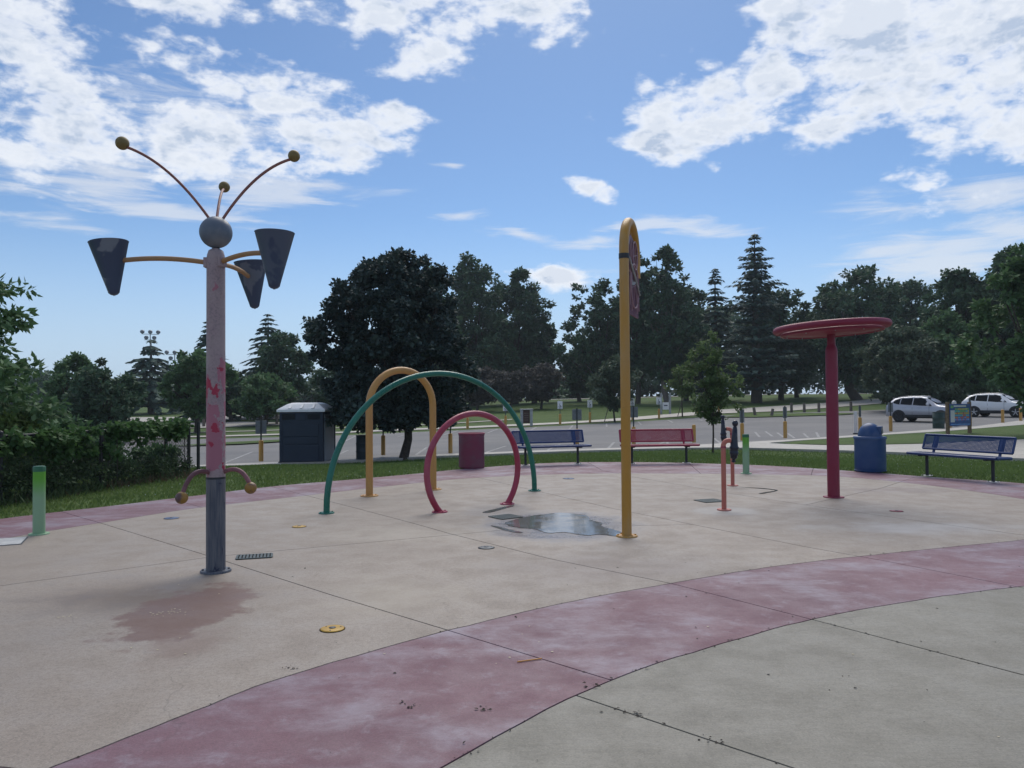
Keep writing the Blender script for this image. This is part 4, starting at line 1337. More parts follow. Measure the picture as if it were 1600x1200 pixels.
# ------------------------------------------------------------------ cars
M['glass'] = None
def glass_mat():
    m, t, b = new_mat('tinted_glass')
    b.inputs['Base Color'].default_value = (0.006, 0.008, 0.012, 1)
    b.inputs['Roughness'].default_value = 0.10
    b.inputs['Specular IOR Level'].default_value = 0.10
    return m
M['glass'] = glass_mat()
def car_paint(name, col, metal=0.0):
    m, t, b = new_mat(name)
    b.inputs['Base Color'].default_value = (*col, 1)
    b.inputs['Roughness'].default_value = 0.30
    b.inputs['Metallic'].default_value = metal
    b.inputs['Coat Weight'].default_value = 0.6
    b.inputs['Coat Roughness'].default_value = 0.08
    return m
M['car_silver'] = car_paint('silver_car_paint', (0.40, 0.42, 0.48), 0.35)
M['car_white'] = car_paint('white_car_paint', (0.72, 0.74, 0.77))
M['rubber'] = plain('rubber', (0.015, 0.015, 0.016), 0.85)
M['cladding'] = plain('black_cladding', (0.020, 0.022, 0.026), 0.7)
M['alloy'] = plain('alloy', (0.45, 0.46, 0.48), 0.35, 0.7)
M['dark_alloy'] = plain('dark_alloy', (0.03, 0.032, 0.036), 0.4, 0.5)
M['tail'] = plain('tail_lamp', (0.22, 0.012, 0.012), 0.3)
M['head'] = plain('head_lamp', (0.60, 0.62, 0.65), 0.15)


def suv(loc, heading, mat, alloy, label):
    """x forward, y left; origin under the middle"""
    z = ground(*loc) + 0.032
    o = root('parked_car', (*loc, z), label, 'car', heading, 'cars parked nose-in to the near kerb')
    half, wb, wr = 0.92, 1.345, 0.355
    # stations: x, sill z, belt z, top z (bonnet/roof), half width factor at belt, half width at top
    st = [(-2.30, 0.46, 0.86, 0.90, 0.80, 0.72), (-2.27, 0.38, 1.02, 1.08, 0.88, 0.78), (-2.14, 0.35, 1.12, 1.22, 0.93, 0.76), (-1.98, 0.34, 1.15, 1.40, 0.96, 0.70),
          (-1.78, 0.34, 1.15, 1.56, 0.98, 0.655), (-1.25, 0.34, 1.12, 1.645, 1.0, 0.65), (-0.55, 0.34, 1.085, 1.68, 1.0, 0.655), (0.00, 0.34, 1.06, 1.67, 1.0, 0.65),
          (0.32, 0.34, 1.05, 1.61, 1.0, 0.65), (0.62, 0.34, 1.045, 1.44, 0.99, 0.68), (1.00, 0.34, 1.04, 1.16, 0.985, 0.77), (1.18, 0.34, 1.03, 1.095, 0.98, 0.80),
          (1.75, 0.35, 0.975, 1.045, 0.96, 0.79), (2.08, 0.37, 0.90, 0.96, 0.90, 0.75), (2.25, 0.41, 0.76, 0.80, 0.82, 0.70), (2.30, 0.47, 0.62, 0.64, 0.74, 0.66)]
    V, F = [], []
    ns = 8
    for (x, zs, zb, zt, wbf, wtf) in st:
        w = half * wbf; wt = half * wtf / 0.92 * 0.92
        prof = [(w * 0.86, zs), (w * 0.97, zs + 0.08), (w * 1.0, zs + (zb - zs) * 0.50), (w * 0.985, zb - 0.06), (w * 0.955, zb), (wt, zt - 0.05 * min(1, (zt - zb) / 0.3)), (wt * 0.90, zt - 0.008), (wt * 0.45, zt + 0.012)]
        V += [(x, y, zz) for y, zz in prof] + [(x, -y, zz) for y, zz in prof[::-1]]
    m_ = 2 * ns
    for i in range(len(st) - 1):
        for k in range(m_):
            l = (k + 1) % m_
            F.append((i * m_ + k, (i + 1) * m_ + k, (i + 1) * m_ + l, i * m_ + l))
    F += [tuple(range(m_)), tuple(range((len(st) - 1) * m_, len(st) * m_))[::-1]]
    body = MB().add(V, F, True).build('body', mat, o)
    bm = bmesh.new(); bm.from_mesh(body.data); bmesh.ops.recalc_face_normals(bm, faces=bm.faces[:]); bm.to_mesh(body.data); bm.free()
    def side_pt(x, t, sgn, off=0.008):
        """point on the greenhouse side: t=0 at the belt, 1 at the roof edge"""
        for a, b_ in zip(st, st[1:]):
            if a[0] <= x <= b_[0]:
                k = (x - a[0]) / (b_[0] - a[0])
                q = [a[i] + (b_[i] - a[i]) * k for i in range(6)]
                w = half * q[4] * 0.955; wt = half * q[5]
                zt = q[3] - 0.05 * min(1, (q[3] - q[2]) / 0.3)
                return (x, sgn * (w + (wt - w) * t + off), q[2] + (zt - q[2]) * t)
    def win(pts, nm, sgn, mt=None, off=0.010):
        n = len(pts)
        P = [side_pt(x, t, sgn, off) for x, t in pts]
        MB().add(P, [tuple(range(n)) if sgn < 0 else tuple(range(n))[::-1]]).build(nm, mt or M['glass'], body)
    for sgn in (-1, 1):
        win([(-1.86, 0.46), (-1.72, 0.22), (-1.38, 0.06), (0.20, 0.03), (0.80, 0.05), (0.60, 0.50), (0.30, 0.90), (0.00, 0.95), (-1.25, 0.95), (-1.66, 0.84)], 'window_trim', sgn, M['cladding'], 0.004)
        win([(-0.44, 0.08), (0.20, 0.07), (0.72, 0.10), (0.54, 0.48), (0.27, 0.84), (0.00, 0.90), (-0.44, 0.91)], 'front_window', sgn)
        win([(-1.26, 0.10), (-0.50, 0.08), (-0.50, 0.91), (-0.90, 0.91), (-1.26, 0.90)], 'rear_window', sgn)
        win([(-1.78, 0.46), (-1.68, 0.26), (-1.32, 0.12), (-1.32, 0.89), (-1.60, 0.78)], 'quarter_window', sgn)
        # sill cladding and doors
        MB().box((0, sgn * 0.885, 0.40), (1.95, 0.05, 0.17), None, 0.02).build('sill_cladding', M['cladding'], body)
        for x in (-0.46, 0.62):
            MB().box((x, sgn * 0.9125, 0.72), (0.012, 0.006, 0.52)).build('door_gap', M['cladding'], body)
        for x in (-0.95, 0.02):
            MB().box((x, sgn * 0.925, 0.96), (0.20, 0.035, 0.032), None, 0.01).build('door_handle', mat, body)
        MB().box((0.60, sgn * 1.00, 1.13), (0.12, 0.20, 0.14), None, 0.035).build('door_mirror', mat, o)
        MB().tube([(-1.55, sgn * 0.56, 1.62), (-1.25, sgn * 0.57, 1.685), (-0.4, sgn * 0.58, 1.72), (0.05, sgn * 0.57, 1.69)], 0.016, 8).build('roof_rail', M['alloy'], o)
        MB().box((-2.20, sgn * 0.745, 0.97), (0.13, 0.14, 0.13), Matrix.Rotation(R(sgn * 12), 3, 'Z'), 0.03).build('tail_lamp', M['tail'], o)
        MB().box((2.11, sgn * 0.66, 0.80), (0.20, 0.30, 0.10), Matrix.Rotation(R(-sgn * 24), 3, 'Z'), 0.03).build('headlamp', M['head'], o)
        for x in (-wb, wb):
            # arch: dark opening and cladding lip
            n = 18
            A = [(x + 0.44 * math.cos(math.pi * i / n), sgn * 0.922, 0.36 + 0.44 * math.sin(math.pi * i / n)) for i in range(n + 1)]
            B = [(x + 0.375 * math.cos(math.pi * i / n), sgn * 0.926, 0.36 + 0.375 * math.sin(math.pi * i / n)) for i in range(n + 1)]
            C = [(x + 0.375 * math.cos(math.pi * i / n), sgn * 0.60, 0.36 + 0.375 * math.sin(math.pi * i / n)) for i in range(n + 1)]
            D = [(x + 0.44 * math.cos(math.pi * i / n), sgn * 0.86, 0.36 + 0.44 * math.sin(math.pi * i / n)) for i in range(n + 1)]
            m = MB().add(A + B + C + D, [(i, i + 1, n + 2 + i, n + 1 + i) for i in range(n)] + [(i, i + 1, 3 * (n + 1) + 1 + i, 3 * (n + 1) + i) for i in range(n)])
            m.add([(x, sgn * 0.9205, 0.36)] + [(x + 0.40 * math.cos(2 * math.pi * i / 24), sgn * 0.9205, 0.36 + 0.40 * math.sin(2 * math.pi * i / 24)) for i in range(24)], [(0, 1 + i, 1 + (i + 1) % 24) for i in range(24)])
            m.build('wheel_arch', M['cladding'], body)
            rot = Matrix.Rotation(-sgn * math.pi / 2, 3, 'X')
            wl = MB().lathe([(wr * 0.70, -0.10), (wr * 0.95, -0.10), (wr, -0.07), (wr, 0.05), (wr * 0.95, 0.085), (wr * 0.70, 0.09)], (x, sgn * 0.86, wr), 28, rot, cap=False).build('wheel', M['rubber'], o)
            MB().lathe([(wr * 0.70, 0.085), (wr * 0.66, 0.06), (0.05, 0.045), (0.002, 0.045)], (x, sgn * 0.86, wr), 24, rot, cap=False).build('rim_disc', M['dark_alloy'], wl)
            for k in range(5):
                q = 2 * math.pi * k / 5 + 0.3
                d = Vector((math.cos(q), 0, math.sin(q)))
                c_ = Vector((x, sgn * 0.935, wr)) + d * wr * 0.36
                MB().box(c_, (wr * 0.66, 0.03, 0.055), Matrix.Rotation(-q, 3, 'Y'), 0.008).build('spoke', alloy, wl)
    # windscreen, rear window, grille, bumpers
    def cross(x0, t0, x1, t1, nm, inset):
        def e(x):
            for a, b_ in zip(st, st[1:]):
                if a[0] <= x <= b_[0]:
                    k = (x - a[0]) / (b_[0] - a[0]); return (a[3] + (b_[3] - a[3]) * k, half * (a[5] + (b_[5] - a[5]) * k))
        (z0, w0), (z1, w1) = e(x0), e(x1)
        MB().add([(x0, -w0 * inset, z0 + 0.02), (x0, w0 * inset, z0 + 0.02), (x1, w1 * inset, z1 + 0.02), (x1, -w1 * inset, z1 + 0.02)], [(0, 1, 2, 3)]).build(nm, M['glass'], body)
    cross(0.98, 0, 0.36, 0, 'windscreen', 0.90)
    cross(-2.08, 0, -1.86, 0, 'rear_screen', 0.86)
    MB().box((2.265, 0, 0.68), (0.05, 0.80, 0.20), None, 0.02).build('grille', M['cladding'], o)
    MB().box((2.26, 0, 0.43), (0.10, 1.30, 0.12), None, 0.03).build('front_bumper', M['cladding'], o)
    MB().box((-2.275, 0, 0.47), (0.10, 1.36, 0.20), None, 0.03).build('rear_bumper', M['cladding'], o)
    MB().box((-1.80, 0, 1.575), (0.26, 1.06, 0.03), None, 0.012).build('spoiler', mat, o)
    MB().box((0, 0, 0.33), (4.1, 1.55, 0.16), None, 0.02).build('underbody', M['cladding'], o)
    return o


hd = math.atan2(-0.8, 0.6)
suv((27.40, 50.90), hd, M['car_silver'], M['dark_alloy'], 'silver sport utility car half hidden by the notice board')
suv((35.15, 55.40), hd, M['car_white'], M['alloy'], 'white sport utility car at the right edge')


def cone_person_hydrant():
    # small pale hydrant-like post beside the notice board
    o = root('pale_post', (26.0, 45.2, ground(26.0, 45.2) + 0.03), 'short pale post with a rounded head behind the notice board', 'post')
    MB().lathe([(0.16, 0), (0.15, 1.15), (0.10, 1.22), (0.13, 1.30), (0.12, 1.42), (0.07, 1.50), (0.002, 1.52)], n=14, cap=False).build('shaft', M['plate'], o)
    MB().lathe([(0.20, 0), (0.20, 0.08)], n=14).build('base', M['steel'], o)


cone_person_hydrant()

# ------------------------------------------------------------------ fittings set into the pad
M['grate'] = plain('grate', (0.050, 0.070, 0.072), 0.5, 0.4)
M['void'] = plain('void', (0.006, 0.006, 0.006), 1.0)
M['cap_yellow'] = plain('cap_yellow', (0.46, 0.27, 0.03), 0.5)
M['cap_blue'] = plain('cap_blue', (0.05, 0.10, 0.20), 0.5)
M['cap_grey'] = plain('cap_grey', (0.10, 0.11, 0.12), 0.5, 0.4)


def grate(loc, w, d, rz, bars, label):
    o = root('drain_grate', (*loc, 0.0), label, 'drain', rz, 'drain grates in the pad')
    MB().box((0, 0, 0.002), (w, d, 0.004)).build('drain_pit', M['void'], o)
    f = MB()
    for s in (-1, 1):
        f.box((0, s * (d / 2 - 0.008), 0.006), (w, 0.016, 0.010))
    f.build('side_rail', M['grate'], o)
    n = bars
    for k in range(n + 1):
        MB().box((-w / 2 + w * k / n, 0, 0.0065), (w / n * 0.62, d - 0.034, 0.009)).build('grate_bar', M['grate'], o)


grate((-2.66, 7.93), 0.34, 0.22, R(16), 10, 'slotted drain grate beside the flower tower foot')
grate((-0.10, 10.48), 0.34, 0.34, R(36), 9, 'square drain grate beside the puddle')
grate((3.06, 11.96), 0.36, 0.34, R(20), 9, 'square drain grate behind the near water cannon')


def nozzle_cap(loc, r_, mat, label):
    o = root('ground_nozzle', (*loc, 0.0), label, 'ground nozzle', group='round fittings set in the pad')
    MB().lathe([(r_ + 0.006, 0.001), (r_ + 0.006, 0.003)], n=28).build('socket', M['void'], o)
    MB().lathe([(r_, 0.002), (r_, 0.007), (r_ - 0.01, 0.010), (0.03, 0.011)], n=28).build('cap', mat, o)
    MB().lathe([(0.024, 0.010), (0.024, 0.014), (0.012, 0.017)], n=14).build('jet', M['cap_grey'], o)
    for k in range(3):
        a = k * 2.094 + 0.5
        MB().lathe([(0.006, 0.009), (0.006, 0.0125)], (r_ * 0.72 * math.cos(a), r_ * 0.72 * math.sin(a), 0), 8).build('screw', M['cap_grey'], o)


nozzle_cap((-1.27, 5.41), 0.083, M['cap_yellow'], 'round yellow ground nozzle near the burgundy band')
nozzle_cap((-2.72, 9.80), 0.085, M['cap_yellow'], 'round yellow ground nozzle left of the teal arch foot')
nozzle_cap((-4.69, 10.58), 0.095, M['cap_blue'], 'round blue ground nozzle left of the flower tower')
nozzle_cap((1.12, 15.44), 0.11, M['cap_blue'], 'round blue ground nozzle in front of the blue middle bench')
nozzle_cap((-0.29, 8.32), 0.085, M['cap_grey'], 'round grey ground nozzle left of the ochre pole')
nozzle_cap((5.35, 10.75), 0.085, M['crimson'], 'round red ground nozzle in front of the red mushroom')


def small_plate():
    o = root('access_hatch', (-5.85, 8.87, 0.0), 'pale square access hatch beside the left green bollard', 'hatch', R(25))
    MB().box((0, 0, 0.003), (0.40, 0.52, 0.005)).build('hatch_frame', M['cap_grey'], o)
    MB().box((0, 0, 0.007), (0.37, 0.49, 0.006), None, 0.002).build('hatch_lid', M['plate'], o)


small_plate()


# standing water
def water_mat():
    m, t, b = new_mat('shallow_water')
    p = coords(t)
    b.inputs['Base Color'].default_value = (0.17, 0.165, 0.16, 1)
    b.inputs['Roughness'].default_value = 0.02
    b.inputs['IOR'].default_value = 1.33
    b.inputs['Specular IOR Level'].default_value = 1.0
    t.put(b.inputs['Roughness'], t.ramp(t.noise(p, 5, 4, 0.6), 0.40, 0.70, 0.05, 0.16))
    bump(t, b, t.noise(p, 6, 3, 0.5), 0.012, 0.01)
    return m


M['water'] = water_mat()
def puddle(pts, wob, seed):
    rr_ = random.Random(seed)
    P = spline([(x + rr_.uniform(-wob, wob), y + rr_.uniform(-wob, wob)) for x, y in pts], True, 6)
    P = [(x + rr_.uniform(-wob, wob) * 0.25, y + rr_.uniform(-wob, wob) * 0.25) for x, y in P]
    res, _ = cdt([P], [])
    V, F = res[0], res[2]
    keep = [f for f in F if pip(sum((V[i] for i in f), Vector((0, 0))) / len(f), P)]
    MB().add([(v.x, v.y, 0.0045) for v in V], keep).build('puddle', M['water'], None, kind='structure')


puddle([(-0.08, 9.95), (0.06, 10.25), (0.18, 10.52), (0.42, 10.62), (0.72, 10.85), (0.95, 10.55), (0.98, 10.2), (1.12, 9.95), (1.10, 9.6), (1.24, 9.35), (1.36, 9.02), (1.20, 8.92), (1.05, 9.12), (0.82, 9.02), (0.60, 9.20), (0.40, 9.15), (0.28, 9.45), (0.05, 9.6)], 0.05, 3)
puddle([(-0.30, 9.75), (-0.18, 9.70), (0.0, 9.42), (0.12, 9.25), (0.05, 9.22), (-0.12, 9.45)], 0.02, 6)
puddle([(-0.42, 10.95), (-0.22, 11.35), (-0.02, 11.62), (0.02, 11.5), (-0.12, 11.25), (-0.30, 10.92)], 0.02, 7)
puddle([(4.05, 13.8), (4.22, 13.62), (4.38, 13.50), (4.50, 13.30), (4.42, 13.12), (4.28, 13.0), (4.10, 12.85), (4.14, 12.81), (4.32, 12.96), (4.48, 13.10), (4.56, 13.30), (4.44, 13.54), (4.25, 13.68)], 0.02, 9)


def straw():
    o = MB().tube([(0.02, 4.70, 0.006), (0.17, 4.755, 0.006)], 0.004, 8).build('drinking_straw', plain('orange_plastic', (0.6, 0.25, 0.03), 0.4))
    tag(o, 'thin orange straw lying on the burgundy band', 'straw')


straw()
# ------------------------------------------------------------------ vegetation
M['bark'] = plain('bark', (0.060, 0.050, 0.042), 0.95, 0, 0.35, 10)
M['pale_bark'] = plain('pale_bark', (0.130, 0.115, 0.100), 0.95, 0, 0.3, 10)
LM = {
    'maple': leaf_mat('norway_maple_leaf', (0.018, 0.036, 0.042), (0.072, 0.108, 0.096), 0.10),
    'dark': leaf_mat('dark_leaf', (0.036, 0.075, 0.042), (0.083, 0.145, 0.080), 0.14),
    'mid': leaf_mat('mid_leaf', (0.058, 0.113, 0.051), (0.123, 0.219, 0.097), 0.18),
    'light': leaf_mat('light_leaf', (0.050, 0.095, 0.026), (0.110, 0.165, 0.050), 0.25),
    'sapling': leaf_mat('sapling_leaf', (0.070, 0.115, 0.045), (0.130, 0.190, 0.080), 0.35),
    'ivy': leaf_mat('ivy_leaf', (0.036, 0.085, 0.030), (0.085, 0.165, 0.055), 0.3),
    'grey': leaf_mat('grey_leaf', (0.055, 0.085, 0.055), (0.110, 0.150, 0.095), 0.15),
    'bronze': leaf_mat('bronze_leaf', (0.070, 0.067, 0.062), (0.128, 0.119, 0.107), 0.12),
    'needle': leaf_mat('needle', (0.033, 0.070, 0.057), (0.074, 0.126, 0.097), 0.06),
    'near': leaf_mat('near_leaf', (0.046, 0.094, 0.042), (0.107, 0.194, 0.080), 0.22),
    'weed': leaf_mat('weed', (0.036, 0.068, 0.030), (0.080, 0.120, 0.056), 0.2),
    'straw': leaf_mat('straw_weed', (0.075, 0.062, 0.036), (0.125, 0.095, 0.062), 0.2),
}


def quads(name, P, A, B, fold, mat, parent=None, smooth=False):
    """leaf-shaped quads: base P, axis A, half-width vector B"""
    n = len(P)
    nrm = np.cross(A, B)
    ln = np.linalg.norm(nrm, axis=1, keepdims=True) + 1e-9
    nrm = nrm / ln * np.linalg.norm(B, axis=1, keepdims=True) * fold
    V = np.empty((n, 4, 3), np.float32)
    V[:, 0] = P
    V[:, 1] = P + A * 0.45 + B + nrm
    V[:, 2] = P + A
    V[:, 3] = P + A * 0.45 - B + nrm
    me = bpy.data.meshes.new(name)
    me.vertices.add(n * 4)
    me.vertices.foreach_set('co', V.reshape(-1))
    me.loops.add(n * 4)
    me.loops.foreach_set('vertex_index', np.arange(n * 4, dtype=np.int32))
    me.polygons.add(n)
    me.polygons.foreach_set('loop_start', np.arange(0, n * 4, 4, dtype=np.int32))
    me.polygons.foreach_set('loop_total', np.full(n, 4, np.int32))
    me.materials.append(mat)
    me.update(calc_edges=True)
    o = bpy.data.objects.new(name, me)
    link(o, parent)
    return o


def unit(v):
    return v / (np.linalg.norm(v, axis=1, keepdims=True) + 1e-9)


def leaves(name, centres, radii, counts, size, rng, mat, parent, flat=0.75, droop=0.35, width=0.33, aniso=None):
    idx = np.repeat(np.arange(len(centres)), counts)
    n = len(idx)
    d = unit(rng.normal(size=(n, 3)))
    r_ = rng.random(n) ** 0.55
    off = d * r_[:, None] * radii[idx][:, None]
    off[:, 2] *= flat
    P = centres[idx] + off
    A = unit(d * np.array([1, 1, 0.5]) + rng.normal(size=(n, 3)) * 0.75 + np.array([0, 0, -droop]))
    s = size * (0.65 + 0.7 * rng.random(n))
    A = A * s[:, None]
    Bv = unit(np.cross(A, unit(rng.normal(size=(n, 3)) * 0.6 + np.array([0, 0, 1.0])))) * (s * width)[:, None]
    return quads(name, P, A, Bv, 0.25, mat, parent)


SHAPE = {
    'round': lambda t: math.sqrt(max(0, 1 - (2 * t - 1) ** 2)),
    'broad': lambda t: max(0, math.sin(math.pi * min(1, t * 0.93 + 0.05))) ** 0.5,
    'oval': lambda t: max(0, math.sin(math.pi * t ** 0.75)) ** 0.75,
    'cone': lambda t: (1 - t) ** 0.75 * min(1, 0.45 + t * 4),
    'maple': lambda t: (min(1, 0.80 + 0.9 * t) * math.sqrt(max(0, 1 - max(0, (t - 0.30) / 0.70) ** 2.4))),
    'vase': lambda t: (0.35 + 0.65 * t ** 0.7) * math.sqrt(max(0, 1 - max(0, (t - 0.6) / 0.4) ** 2)),
    'flat': lambda t: (0.55 + 0.45 * t) * math.sqrt(max(0, 1 - max(0, (t - 0.55) / 0.45) ** 2)),
}


def tree(name, label, loc, H, base, rad, shape='round', ncl=110, per=80, leaf=0.40, mat='dark', seed=1, trunk=0.25, lean=0.0, clump=0.16, hollow=0.45,
         limbs=14, bark='bark', group=None, squash=1.0, cat='tree', z=None, fork=1, flat=0.75, width=0.33, lump=0.30, cx=0.0):
    rng = np.random.default_rng(seed)
    zz = ground(*loc) if z is None else z
    o = root(name, (loc[0], loc[1], zz), label, cat, 0, group)
    ch = H - base
    ph = rng.random(6) * 6.28
    C, Rr_ = [], []
    tries = 0
    while len(C) < ncl and tries < ncl * 30:
        tries += 1
        t = rng.random()
        pr = SHAPE[shape](t)
        if rng.random() > 0.15 + 0.85 * pr: continue
        a = rng.random() * 2 * math.pi
        lm = 1 + lump * (0.5 * math.sin(2 * a + ph[0] + 3 * t) + 0.5 * math.sin(3 * a + ph[1] - 7 * t) + 0.45 * math.sin(9 * t + ph[2] + a))
        q = rng.random() ** hollow
        r_ = rad * pr * q * lm * 0.93
        x, y = r_ * math.cos(a), r_ * math.sin(a) * squash
        zc = base + ch * t + rng.normal() * ch * 0.015
        C.append((x + lean * zc + cx, y, min(zc, H - 0.2)))
        Rr_.append(clump * rad * (0.65 + 0.7 * rng.random()) * (1.0 - 0.25 * t))
    C = np.array(C, np.float32); Rr_ = np.array(Rr_, np.float32)
    w = (Rr_ / Rr_.mean()) ** 2
    cnt = np.maximum(6, (per * w * (0.7 + 0.6 * rng.random(len(C))))).astype(int)
    leaves('crown', C, Rr_, cnt, leaf, rng, LM[mat], o, flat=flat, width=width)
    tm = MB()
    for k in range(fork):
        bx = (k - (fork - 1) / 2) * trunk * 2.2
        top = base + ch * (0.80 if fork == 1 else 0.5)
        sway = rng.normal(size=2) * rad * 0.05
        pts = [(bx * 0.5, 0, -0.15), (bx * 0.6, 0, 0.12), (bx + lean * base * 0.5 + sway[0], sway[1], base * 0.55), (bx * 1.6 + lean * base + sway[0], sway[1], base + ch * 0.12),
               (bx * 2.2 + lean * (base + ch * 0.4), 0, base + ch * 0.4), (bx * 3 + lean * top + cx * 0.6, 0, top)]
        tm.tube(pts, [trunk * 1.45, trunk * 1.08, trunk * 0.9, trunk * 0.78, trunk * 0.5, trunk * 0.10], 10)
    pick = rng.choice(len(C), min(limbs, len(C)), replace=False)
    for i in pick:
        e = Vector(C[i].tolist())
        h0 = max(base * 0.85, base + (e.z - base) * 0.35 - ch * 0.08)
        s = Vector((lean * h0, 0, h0))
        mid = s.lerp(e, 0.5) + Vector((0, 0, -(e.z - h0) * 0.12 + 0.02 * ch))
        r0 = trunk * 0.42 * (1 - 0.6 * (h0 - base) / max(ch, 0.1))
        tm.tube([s, s.lerp(mid, 0.5), mid, mid.lerp(e, 0.6), e], [r0, r0 * 0.85, r0 * 0.6, r0 * 0.4, r0 * 0.12], 6, caps=False)
    tm.build('trunk', M[bark], o)
    return o


def conifer(name, label, loc, H, base, rad, seed=1, leaf=0.42, mat='needle', trunk=0.22, open_=0.0, group=None, power=0.85, tiers=None, per=9, droop=0.20, ragged=0.25):
    rng = np.random.default_rng(seed)
    o = root(name, (loc[0], loc[1], ground(*loc)), label, 'tree', 0, group)
    tm = MB().tube([(0, 0, -0.15), (0, 0, H * 0.4), (0, 0, H * 0.99)], [trunk * 1.3, trunk * 0.85, 0.02], 8)
    P, A, B = [], [], []
    nt = tiers or int((H - base) / 0.55)
    for k in range(nt):
        t = min(0.985, (k + rng.normal() * 0.7 + 0.4) / nt) if k else 0.0
        t = max(0.0, t)
        hz = base + (H - base) * t
        L_ = rad * (1 - t) ** power * (1 + rng.normal() * ragged * 0.7) + 0.12
        nb = int(rng.integers(7, 11)) if t < 0.85 else 6
        if rng.random() < open_: nb = max(2, nb - 4)
        a0_ = rng.random() * 6.28
        for j in range(nb):
            a = a0_ + 6.283 * j / nb + rng.normal() * 0.2
            L2 = L_ * (0.72 + 0.45 * rng.random())
            ux, uy = math.cos(a), math.sin(a)
            dz = lambda s: (0.22 * s - droop * 1.9 * s * s) * L2
            if L2 > 0.5:
                tm.tube([(0, 0, hz), (ux * L2 * 0.5, uy * L2 * 0.5, hz + dz(0.5)), (ux * L2, uy * L2, hz + dz(1.0))], [0.035, 0.022, 0.006], 4, caps=False)
            m_ = max(4, int(L2 * per))
            for q in range(m_):
                s = 0.12 + 0.9 * (q + rng.random()) / m_
                side = rng.choice((-1, 1)) * (0.25 + 0.75 * rng.random()) * (1.05 - s * 0.75)
                bx = ux * L2 * s; by = uy * L2 * s
                P.append((bx, by, hz + dz(s)))
                dirv = np.array([ux * 0.8 - uy * side, uy * 0.8 + ux * side, -0.25 - 0.5 * rng.random()])
                dirv /= np.linalg.norm(dirv)
                sz = leaf * (0.6 + 0.7 * rng.random()) * (0.75 + 0.25 * (1 - t))
                A.append(dirv * sz)
                sd = np.cross(dirv, (0, 0, 1.0)); sd /= np.linalg.norm(sd) + 1e-6
                sd = sd + rng.normal(size=3) * 0.35
                B.append(sd * sz * 0.27)
    quads('crown', np.array(P, np.float32), np.array(A, np.float32), np.array(B, np.float32), 0.2, LM[mat], o)
    tm.build('trunk', M['bark'], o)
    return o


# --- the maple by the toilet
tree('maple_tree', 'large dark round maple standing beside the portable toilet', (-4.08, 28.9), 7.95, 1.40, 2.80, 'maple', 620, 130, 0.150, 'maple', 3, 0.17, 0.0, 0.115, 0.40, 34,
     width=0.42, lump=0.24, cx=-0.36, z=ground(-4.08, 28.7) + 0.0)
# --- trees behind the lot, left to right
tree('park_tree', 'rounded green tree behind the ivy fence, far left', (-31.5, 55), 6.1, 0.7, 2.3, 'round', 120, 90, 0.30, 'mid', 11, 0.20, cx=0.0)
tree('park_tree', 'dark bushy tree left of the lone spruce', (-25.6, 48), 4.6, 0.9, 2.5, 'round', 120, 80, 0.28, 'dark', 12, 0.18, lump=0.4)
tree('park_tree', 'slender pale sprigged tree between rounded tree and spruce', (-28.4, 53), 5.6, 1.0, 1.5, 'oval', 60, 60, 0.28, 'grey', 13, 0.15, lump=0.5)
conifer('spruce_tree', 'lone dark spruce with open drooping tiers, far left', (-47.0, 100), 9.8, 1.2, 4.4, 14, 0.85, trunk=0.36, tiers=18, per=18, power=0.8, ragged=0.45)
tree('park_tree', 'medium green tree just left of the pink post', (-24.6, 60), 6.4, 1.5, 2.35, 'broad', 110, 85, 0.32, 'mid', 15, 0.22, lump=0.35)
conifer('spruce_tree', 'tall dark spruce directly behind the pink post', (-31.6, 80), 10.6, 0.8, 3.5, 16, 0.60, trunk=0.28, tiers=30, per=12)
conifer('spruce_tree', 'pointed spruce left of the big maple', (-27.0, 85), 11.6, 0.8, 3.6, 17, 0.60, trunk=0.28, tiers=34, per=12, power=0.75)
tree('park_tree', 'round dark tree between spruce and maple', (-23.8, 80), 8.9, 1.4, 3.4, 'round', 120, 80, 0.42, 'dark', 18, 0.28)
tree('park_tree', 'low spreading green tree behind the toilet', (-22.6, 70), 4.6, 1.0, 2.9, 'broad', 110, 80, 0.34, 'mid', 19, 0.2, fork=2)
tree('park_tree', 'small dark tree right of the pink post', (-28.5, 78), 5.2, 1.3, 2.4, 'round', 80, 70, 0.36, 'dark', 20, 0.2)
tree('park_tree', 'low tree behind the maple trunk at left', (-16.5, 74), 5.0, 1.3, 3.0, 'round', 90, 70, 0.36, 'dark', 21, 0.2)
tree('poplar_tree', 'tall full poplar right of the maple crown', (-5.4, 104), 20.6, 1.4, 6.4, 'oval', 260, 85, 0.52, 'dark', 22, 0.55, lump=0.30, hollow=0.5)
tree('poplar_tree', 'tall broad poplar sloping to the sky gap', (0.4, 108), 19.0, 1.6, 5.4, 'oval', 210, 85, 0.52, 'dark', 23, 0.50, lump=0.35, cx=0.6)
tree('poplar_tree', 'lower poplar shoulder just left of the sky gap', (3.2, 110), 12.4, 1.6, 3.4, 'round', 120, 80, 0.52, 'dark', 25, 0.40, lump=0.4)
tree('poplar_tree', 'poplar peak showing just right of the maple top', (-10.4, 100), 18.6, 2.0, 4.4, 'oval', 170, 85, 0.50, 'mid', 24, 0.40)
for i, (x, y, h, r_, lab) in enumerate(((-4.0, 88, 4.9, 2.9, 'bronze crab-apple tree below the tall poplar'), (-0.4, 86, 4.5, 2.6, 'bronze crab-apple tree with forked low trunks'),
                                        (3.4, 90, 5.2, 2.9, 'bronze crab-apple tree under the sky gap'))):
    tree('crab_apple_tree', lab, (x, y), h, 1.2, r_, 'flat', 90, 75, 0.34, 'bronze', 30 + i, 0.16, fork=2 if i == 1 else 1, limbs=12)
